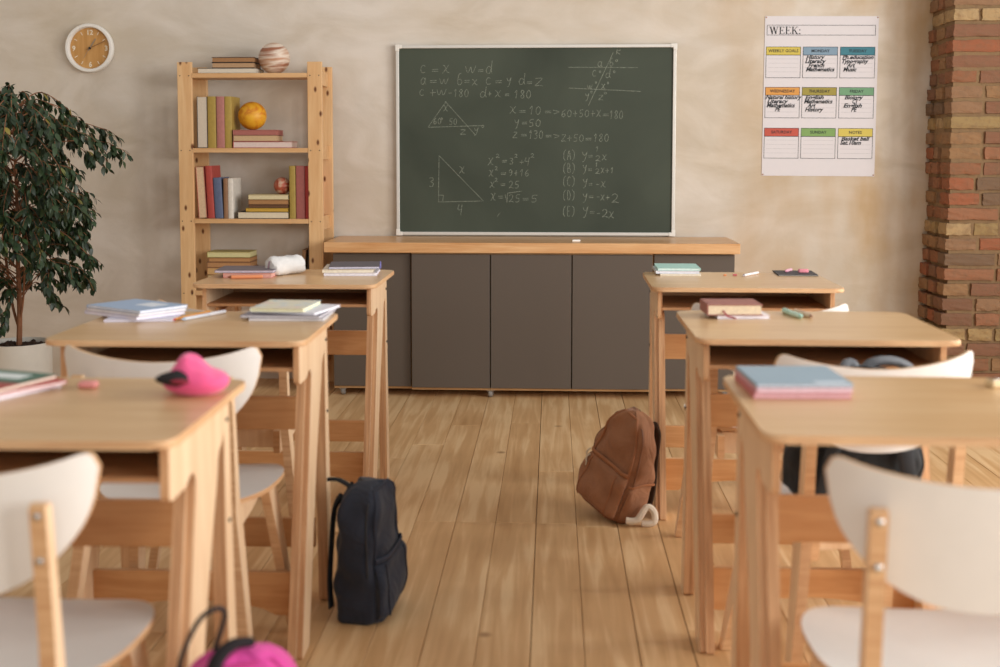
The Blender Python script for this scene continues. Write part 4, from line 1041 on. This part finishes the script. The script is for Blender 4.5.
# ------------------------------------------------------------------ backpacks
def fabric(name, col, noise=.12, scale=18):
    if name in MATS: return MATS[name]
    m = plain(name, col, .85, noise=noise, scale=scale, sheen=.08); nt = m.node_tree; L = nt.links; b = nt.nodes['Principled BSDF']
    tc = N(nt, 'ShaderNodeTexCoord'); n = N(nt, 'ShaderNodeTexNoise'); n.inputs['Scale'].default_value = 9; n.inputs['Detail'].default_value = 3; n.inputs['Distortion'].default_value = 1.5
    L.new(tc.outputs['Object'], n.inputs['Vector']); bp = N(nt, 'ShaderNodeBump'); bp.inputs['Strength'].default_value = .6; bp.inputs['Distance'].default_value = .02
    L.new(n.outputs['Fac'], bp.inputs['Height']); L.new(bp.outputs['Normal'], b.inputs['Normal']); return m
def backpack(label, loc, rot, w, d, h, col, strap, band=None, top_taper=.45, slump=.0, seed=1, trim=None, pocket_h=.48, pulls=None, handle=True, sidepocket=True, zt=.55):
    t = thing('backpack', label, 'backpack', loc, 0, None, rot)
    rnd = random.Random(seed); ph = [rnd.uniform(0, 6) for _ in range(6)]
    body = fabric('cloth_'+col.strip('#'), col); st = plain('webbing_'+strap.strip('#'), strap, .8, noise=.1, scale=80)
    ex = 2/3.6
    def half(zn):
        # zn 0..1 height; returns half width, half depth
        a = w/2
        if zn > zt: a *= max(0.0, 1-((zn-zt)/(1-zt))**2.3)**(1/2.3)
        if zn < .06: a *= .90+.10*math.sqrt(max(0, 1-((.06-zn)/.06)**2))
        b_ = d/2*(1-top_taper*zn)
        if zn > .88: b_ *= max(0.05, math.sqrt(max(0, 1-((zn-.88)/.125)**2)))
        if zn < .06: b_ *= .86+.14*math.sqrt(max(0, 1-((.06-zn)/.06)**2))
        return a, b_
    def surf(u, zn, off=0):
        a, b_ = half(zn); a += off; b_ += off
        cu, su = math.cos(u), math.sin(u)
        x = a*math.copysign(abs(cu)**ex, cu); y = b_*math.copysign(abs(su)**ex, su)
        bul = 1+.06*math.sin(math.pi*min(1, zn*1.05))
        wr = .0035*math.sin(4*u+ph[0]+9*zn)+.003*math.sin(7*u+ph[1]-14*zn)+.0025*math.sin(3*u+23*zn+ph[2])
        y0 = d/2*top_taper*zn*.75 + slump*zn*zn    # the back stays straight, the front leans in
        return Vector((x*bul+wr*cu, y*bul+wr*su+y0, zn*h))
    NU, NV = 56, 40
    bm = bmesh.new(); rows = []
    for j in range(NV+1):
        zn = min(.9995, (j/NV)); rows.append([bm.verts.new(surf(2*math.pi*i/NU, zn)) for i in range(NU)])
    for A, B in zip(rows, rows[1:]):
        for i in range(NU): bm.faces.new((A[i], A[(i+1) % NU], B[(i+1) % NU], B[i]))
    bm.faces.new(rows[0][::-1]); bm.faces.new(rows[-1]); bmesh.ops.recalc_face_normals(bm, faces=bm.faces[:])
    link('bag_body', bm, body, t, True)
    # piping seam arching between front face and gusset
    tr = plain('trim_'+(trim or col).strip('#'), trim or col, .75, noise=.1)
    for ang in (R(-52), ):
        pts = []
        for zn in [i/22*.97 for i in range(1, 23)]: pts.append(surf(-math.pi/2+(R(41)), zn, .0015))
        for zn in [i/22*.97 for i in range(22, 0, -1)]: pts.append(surf(-math.pi/2-(R(41)), zn, .0015))
        bm = bmesh.new(); tube(bm, pts, .0042, 6); link('seam_piping', bm, tr, t, True)
    # base band
    if band:
        bm = bmesh.new(); rows = []
        for j in range(7):
            zn = j/6*.13; rows.append([bm.verts.new(surf(2*math.pi*i/NU, zn, .0022)) for i in range(NU)])
        for A, B in zip(rows, rows[1:]):
            for i in range(NU): bm.faces.new((A[i], A[(i+1) % NU], B[(i+1) % NU], B[i]))
        bm.faces.new(rows[0][::-1]); bmesh.ops.recalc_face_normals(bm, faces=bm.faces[:]); link('base_band', bm, plain('band_'+band.strip('#'), band, .6, noise=.08), t, True)
    # front pocket, a bulged volume on the lower front
    def pocket(name, us, u1, z0, z1, dep, nn=20):
        bm = bmesh.new(); G = []
        for j in range(nn+1):
            row = []
            for i in range(nn+1):
                a = i/nn; b_ = j/nn; u = us+(u1-us)*a; zn = z0+(z1-z0)*b_
                k = (max(0, 1-abs(2*a-1)**5))*(max(0, 1-abs(2*b_-1)**6)); 
                row.append(bm.verts.new(surf(u, zn, -.004+dep*k**.5*(1.12-.35*b_))))
            G.append(row)
        for j in range(nn):
            for i in range(nn): bm.faces.new((G[j][i], G[j][i+1], G[j+1][i+1], G[j+1][i]))
        bmesh.ops.recalc_face_normals(bm, faces=bm.faces[:])
        c = sum((f.normal for f in bm.faces), Vector()); 
        o = link(name, bm, body, t, True); m_ = o.modifiers.new('Solid', 'SOLIDIFY'); m_.thickness = .002; m_.offset = -1
        return o
    fp = pocket('front_pocket', R(-90-47), R(-90+47), .05, pocket_h, d*.20)
    # pocket band / flap and zipper
    bm = bmesh.new(); pts = [surf(R(-90-40+80*i/16), pocket_h+.01, .006) for i in range(17)]; tube(bm, pts, .008, 8, flat=((0, -1, 0), .4)); link('pocket_flap', bm, tr, fp, True)
    for s in (-.45, .4):
        bm = bmesh.new(); pts = [surf(R(-90+40*s), z_, d*.20*.9*(max(0, 1-abs(2*(z_-.05)/(pocket_h-.05)-1)**6))**.5*(1.12-.35*(z_-.05)/(pocket_h-.05))+.0005) for z_ in [.07+(pocket_h-.09)*i/12 for i in range(13)]]
        tube(bm, pts, .002, 5); link('dart_seam', bm, tr, fp, True)
    if sidepocket:
        for s in (1, -1):
            us, ue = (R(-38), R(30)) if s > 0 else (R(150), R(218))
            o = pocket('side_pocket', us, ue, .04, .40, .012, 14)
            bm = bmesh.new(); tube(bm, [surf(us+(ue-us)*i/12, .395, .004) for i in range(13)], .004, 6, flat=((1, 0, 0), .6)); link('pocket_hem', bm, tr, o, True)
    # main zipper on the gusset, near the back
    bm = bmesh.new(); pts = [surf(R(-22), zn, .001) for zn in [.40+i*.03 for i in range(18)]] + [surf(R(180+22), zn, .001) for zn in [.91-i*.03 for i in range(18)]]
    tube(bm, pts, .0028, 6); link('zipper', bm, plain('zip_brown' if pulls else 'zip_dark', '#7a4e32' if pulls else '#15161a', .6), t, True)
    if pulls:
        for k, (u, zn) in enumerate([(R(-90-34), pocket_h+.02), (R(-90-26), pocket_h-.02)]):
            p = surf(u, zn, .014); bm = bmesh.new(); tube(bm, catmull([p, p+Vector((-.004, -.010, -.014)), p+Vector((.001, -.010, -.032)), p+Vector((-.005, -.008, -.05))], 5), .003, 6); link('zipper_pull', bm, plain('cord_'+pulls.strip('#'), pulls, .8), t, True)
    if handle:
        p = surf(math.pi/2, .93); bm = bmesh.new(); tube(bm, catmull([(-.04, p.y, h*.955), (-.032, p.y+.006, h*1.02), (0, p.y+.010, h*1.05), (.032, p.y+.006, h*1.02), (.04, p.y, h*.955)], 6), .006, 8, flat=((0, 1, 0), .5)); link('handle', bm, st, t, True)
    for s in (-1, 1):
        p0 = surf(math.pi/2, .88, .004); p1 = surf(math.pi/2, .07, .003)
        bm = bmesh.new(); tube(bm, catmull([(s*w*.18, p0.y, h*.90), (s*w*.22, p0.y+.014, h*.80), (s*w*.27, p0.y+.016, h*.55), (s*w*.32, p1.y+.014, h*.28), (s*w*.36, p1.y+.006, h*.08)], 6), .018, 8, flat=((0, 1, 0), .25)); link('shoulder_strap', bm, st, t, True)
    return t
bp1 = backpack('brown suede backpack leaning against the far right desk leg', (.192, 3.93, .030), (R(0), R(17), R(-54)), .215, .145, .345, '#8e5f3f', '#3d2c20', band='#7d4e30', trim='#96603c', pulls='#c9b9a0', seed=3, top_taper=.50, zt=.38, handle=False)
bp2 = backpack('navy blue backpack on the floor beside the left desk leg', (-.474, 3.06, .006), (R(3), R(-4), R(80)), .215, .125, .345, '#171d2b', '#131416', trim='#1b2130', seed=9, top_taper=.20, zt=.70, sidepocket=False, handle=False)
bm = bmesh.new(); tube(bm, catmull([(.0, .055, .325), (.0, .085, .338), (.0, .115, .336)], 6), .009, 8, flat=((0, 0, 1), .5)); link('handle', bm, MATS['webbing_131416'], bp2, True)
bp3 = backpack('bright pink backpack at the bottom frame edge', (-.452, 1.72, .002), (R(0), R(0), R(25)), .20, .14, .455, '#d9479b', '#1f1a1c', trim='#b8307a', seed=5, top_taper=.25, handle=False, zt=.7)
bm = bmesh.new(); tube(bm, catmull([(-.09, .03, .40), (-.085, .02, .45), (-.06, .02, .50), (-.035, .02, .515), (-.02, .03, .50), (-.035, .04, .44), (-.03, .05, .41)], 6), .004, 8); link('hanging_loop', bm, MATS['webbing_1f1a1c'], bp3, True)
bm = bmesh.new(); tube(bm, catmull([(-.055, -.045, .435), (-.04, -.030, .462), (-.015, -.01, .470), (.012, .01, .462)], 6), .012, 8, flat=((0, 0, 1), .6)); link('open_zip_mouth', bm, plain('dark_lining', '#160d12', .9), bp3, True)
bp4 = backpack('black backpack with grey straps sitting on the right-hand chair', (.658, 2.668, .438), (R(0), R(0), R(191)), .272, .115, .285, '#161719', '#2a2c30', trim='#202226', seed=8, top_taper=.15, handle=False, zt=.72)
GRS = fabric('grey_webbing', '#6a6c70', .2, 30)
bm = bmesh.new(); tube(bm, catmull([(-.132, .0, .262), (-.118, .0, .280), (-.085, .0, .292), (-.04, .0, .288), (-.018, .0, .262)], 8), .014, 10, flat=((0, 0, 1), .7)); link('shoulder_strap', bm, GRS, bp4, True)
bm = bmesh.new(); tube(bm, catmull([(-.002, .01, .265), (.005, .0, .286), (.02, .0, .284), (.030, .01, .262)], 8), .012, 10); link('shoulder_strap', bm, GRS, bp4, True)
# cream webbing end of the brown backpack, lying by the desk foot
MI = Matrix.LocRotScale(bp1.location, bp1.rotation_euler, None).inverted()
wp = [(.235, 3.80, .022), (.27, 3.80, .024), (.300, 3.81, .062), (.322, 3.81, .050), (.326, 3.81, .020), (.310, 3.81, .010), (.285, 3.81, .010)]
bm = bmesh.new(); tube(bm, catmull([MI @ Vector(p) for p in wp], 7), .011, 8, flat=(MI.to_3x3() @ Vector((0, 1, 0)), .9)); link('webbing_end', bm, plain('cream_webbing', '#d8c9b4', .8), bp1, True)

# ------------------------------------------------------------------ potted fig tree
PT = (-2.345, 5.20, 0)
pl = thing('potted_fig_tree', 'tall weeping fig in a white pot in front of the left plaster wall', 'plant', PT)
bm = bmesh.new(); lathe(bm, [(.134, 0), (.138, .004), (.142, .342), (.142, .352), (.136, .352), (.134, .322), (.0001, .322)], 56, cap=False); link('pot', bm, plain('pot_white', '#dcd8cd', .55, noise=.03), pl, True)
def fsoil(): 
    bm = bmesh.new(); rnd = random.Random(2)
    lathe(bm, [(.0001, .336), (.06, .335), (.1345, .331)], 40, cap=False)
    for k in range(90):
        a = rnd.uniform(0, 6.28); r = rnd.uniform(.02, .115); s = rnd.uniform(.006, .012)
        M = Matrix.Translation((r*math.cos(a), r*math.sin(a), .337)) @ Matrix.Rotation(rnd.uniform(0, 3), 4, 'Z')
        bmesh.ops.create_icosphere(bm, subdivisions=1, radius=s, matrix=M)
    return bm
o = link('soil', fsoil(), plain('bark_soil', '#3c2a1d', .95, noise=.5, scale=60), pl)
rnd = random.Random(21); BARK = plain('fig_bark', '#8a5c3e', .8, noise=.2, scale=40)
trunk = bmesh.new(); br = bmesh.new(); leaf = bmesh.new()
tp = catmull([(.005, 0, .33), (.012, .0, .50), (.006, .01, .70), (.018, -.01, .95), (.010, .0, 1.2), (.0, .01, 1.40)], 8)
tube(trunk, tp, [.0135-.009*i/(len(tp)-1) for i in range(len(tp))], 8)
tube(trunk, catmull([(.010, 0, .40), (-.03, .02, .52), (-.06, .03, .75), (-.08, .02, 1.05)], 8), .006, 6)
tube(trunk, catmull([(.010, 0, .43), (.04, -.02, .56), (.06, -.03, .80)], 8), .0045, 6)
link('trunk', trunk, BARK, pl, True)
def env(z):
    K = [(.50, .08), (.58, .18), (.66, .26), (.74, .38), (.80, .42), (.86, .32), (.92, .28), (1.0, .34), (1.1, .42), (1.2, .47), (1.27, .48), (1.34, .40), (1.41, .30), (1.47, .16), (1.5, .08)]
    if z <= K[0][0]: return K[0][1]*.6
    for (a, b_), (c, d) in zip(K, K[1:]):
        if z <= c: return b_+(d-b_)*(z-a)/(c-a)
    return .03
LEAFS = 0
def add_leaf(p, dirv, L_):
    global LEAFS
    d = dirv.normalized(); side = d.cross(Vector((rnd.uniform(-.6, .6), rnd.uniform(-.6, .6), 1))).normalized(); nn = side.cross(d)
    w = L_*rnd.uniform(.46, .58)
    prof = [(0, 0), (.18, .62), (.42, 1), (.68, .78), (.88, .3), (1.0, 0)]
    mid = []; lf = []; rt = []
    for s, ww in prof:
        c = p + d*(s*L_) - nn*(.18*L_*s*s) + Vector((0, 0, -.10*L_*s*s))
        mid.append(leaf.verts.new(c))
        if ww > 0: lf.append(leaf.verts.new(c+side*w*.5*ww+nn*.10*w*ww)); rt.append(leaf.verts.new(c-side*w*.5*ww+nn*.10*w*ww))
        else: lf.append(None); rt.append(None)
    for i in range(len(prof)-1):
        for S_, fl in ((lf, 0), (rt, 1)):
            q = [mid[i], S_[i], S_[i+1], mid[i+1]]; q = [v for v in q if v is not None]
            if len(q) >= 3: leaf.faces.new(q if not fl else q[::-1])
    LEAFS += 1
for k in range(165):
    zb = rnd.uniform(.85, 1.42) if k > 34 else rnd.uniform(.58, .85)
    i0 = min(len(tp)-1, max(0, int((zb-.33)/(1.40-.33)*(len(tp)-1)))); p0 = tp[i0].copy()
    a = rnd.uniform(0, 2*math.pi); 
    ze = zb + rnd.uniform(-.10, .12); rr = env(ze)*rnd.uniform(.35, 1.0)**.6
    if ze > 1.48: ze = 1.46
    # wall is 1 m behind; keep it round
    end = Vector((rr*math.cos(a), rr*math.sin(a), ze-.05)); mid = p0.lerp(end, .5)+Vector((0, 0, rnd.uniform(.03, .10)))
    pts = catmull([p0, mid, end, end+Vector((math.cos(a)*.02, math.sin(a)*.02, -.05))], 7)
    tube(br, pts, [.0032*(1-.75*i/(len(pts)-1)) for i in range(len(pts))], 5)
    nt_ = len(pts)
    for i in range(5, nt_):
        out = (pts[i]-pts[i-1]).normalized()
        for _ in range(2):
            dd = out*rnd.uniform(.2, .8)+Vector((rnd.uniform(-.7, .7), rnd.uniform(-.7, .7), -rnd.uniform(.1, 1.0)))
            add_leaf(pts[i]+Vector((rnd.uniform(-.012, .012), rnd.uniform(-.012, .012), 0)), dd, rnd.uniform(.030, .046))
    # drooping twigs
    for q in range(2):
        i = rnd.randint(nt_//2, nt_-1); s0 = pts[i]; aa = a+rnd.uniform(-1.1, 1.1); ln = rnd.uniform(.05, .12)
        e1 = s0+Vector((math.cos(aa)*ln*.8, math.sin(aa)*ln*.8, -ln*.45)); tw = catmull([s0, s0.lerp(e1, .5)+Vector((0, 0, .012)), e1], 4)
        tube(br, tw, .0011, 4)
        for w_ in tw[1:]:
            dd = Vector((math.cos(aa)*.4+rnd.uniform(-.5, .5), math.sin(aa)*.4+rnd.uniform(-.5, .5), -rnd.uniform(.2, 1.1)))
            add_leaf(w_, dd, rnd.uniform(.030, .046))
link('branches', br, BARK, pl, True)
lm, nt, b = newmat('fig_leaf'); L = nt.links
gi = N(nt, 'ShaderNodeNewGeometry'); rp = N(nt, 'ShaderNodeValToRGB'); e = rp.color_ramp.elements
e[0].position = 0; e[0].color = lin('#1f2f1c'); e[1].position = 1; e[1].color = lin('#3a5230'); x = e.new(.975); x.color = lin('#35492a')
x = e.new(.985); x.color = lin('#8a7a2c')
L.new(gi.outputs['Random Per Island'], rp.inputs['Fac']); L.new(rp.outputs['Color'], b.inputs['Base Color']); b.inputs['Roughness'].default_value = .42
lo = link('foliage', leaf, lm, pl, True)

# ------------------------------------------------------------------ camera
cam = bpy.data.cameras.new('camera'); co = bpy.data.objects.new('camera', cam); COL.objects.link(co); S.camera = co
F_ = 1220.; PX, PY = 490., 242.
pit = math.atan(91/F_); yaw = math.atan(63/(F_/math.cos(pit)))
co.location = (0, 0, 1.1875); co.rotation_euler = (math.pi/2-pit, 0, yaw)
cam.sensor_width = 36; cam.lens = F_*36/1000; cam.shift_x = (500-PX)/1000; cam.shift_y = -(333.5-PY)/1000
cam.clip_start = .05; cam.dof.use_dof = True; cam.dof.focus_distance = 5.3; cam.dof.aperture_fstop = 2.8

# ------------------------------------------------------------------ light
def area(name, loc, rot, sx, sy, power, col):
    l = bpy.data.lights.new(name, 'AREA'); l.shape = 'RECTANGLE'; l.size = sx; l.size_y = sy; l.energy = power; l.color = col
    o = bpy.data.objects.new(name, l); COL.objects.link(o); o.location = loc; o.rotation_euler = rot; return o
# daylight through the tall windows in the right-hand wall, which lies outside the frame
for k, y in enumerate((-.6, 1.4, 3.4)):
    area('window_daylight', (3.5, y, 1.75), (0, R(90), 0), 2.1, 1.3, 98, (1, .98, .955))
# soft fill added behind the camera, no known window there
area('rear_fill_light', (.8, -2.6, 1.9), (R(80), 0, 0), 3.0, 1.8, 27, (1, .98, .95))
w = bpy.data.worlds.new('daylight'); S.world = w; w.use_nodes = True
bg = w.node_tree.nodes['Background']; bg.inputs['Color'].default_value = (1, .98, .96, 1); bg.inputs['Strength'].default_value = .50
S.view_settings.view_transform = 'Standard'; S.view_settings.look = 'None'; S.view_settings.gamma = 1; S.view_settings.use_curve_mapping = False
S.view_settings.exposure = 0.06
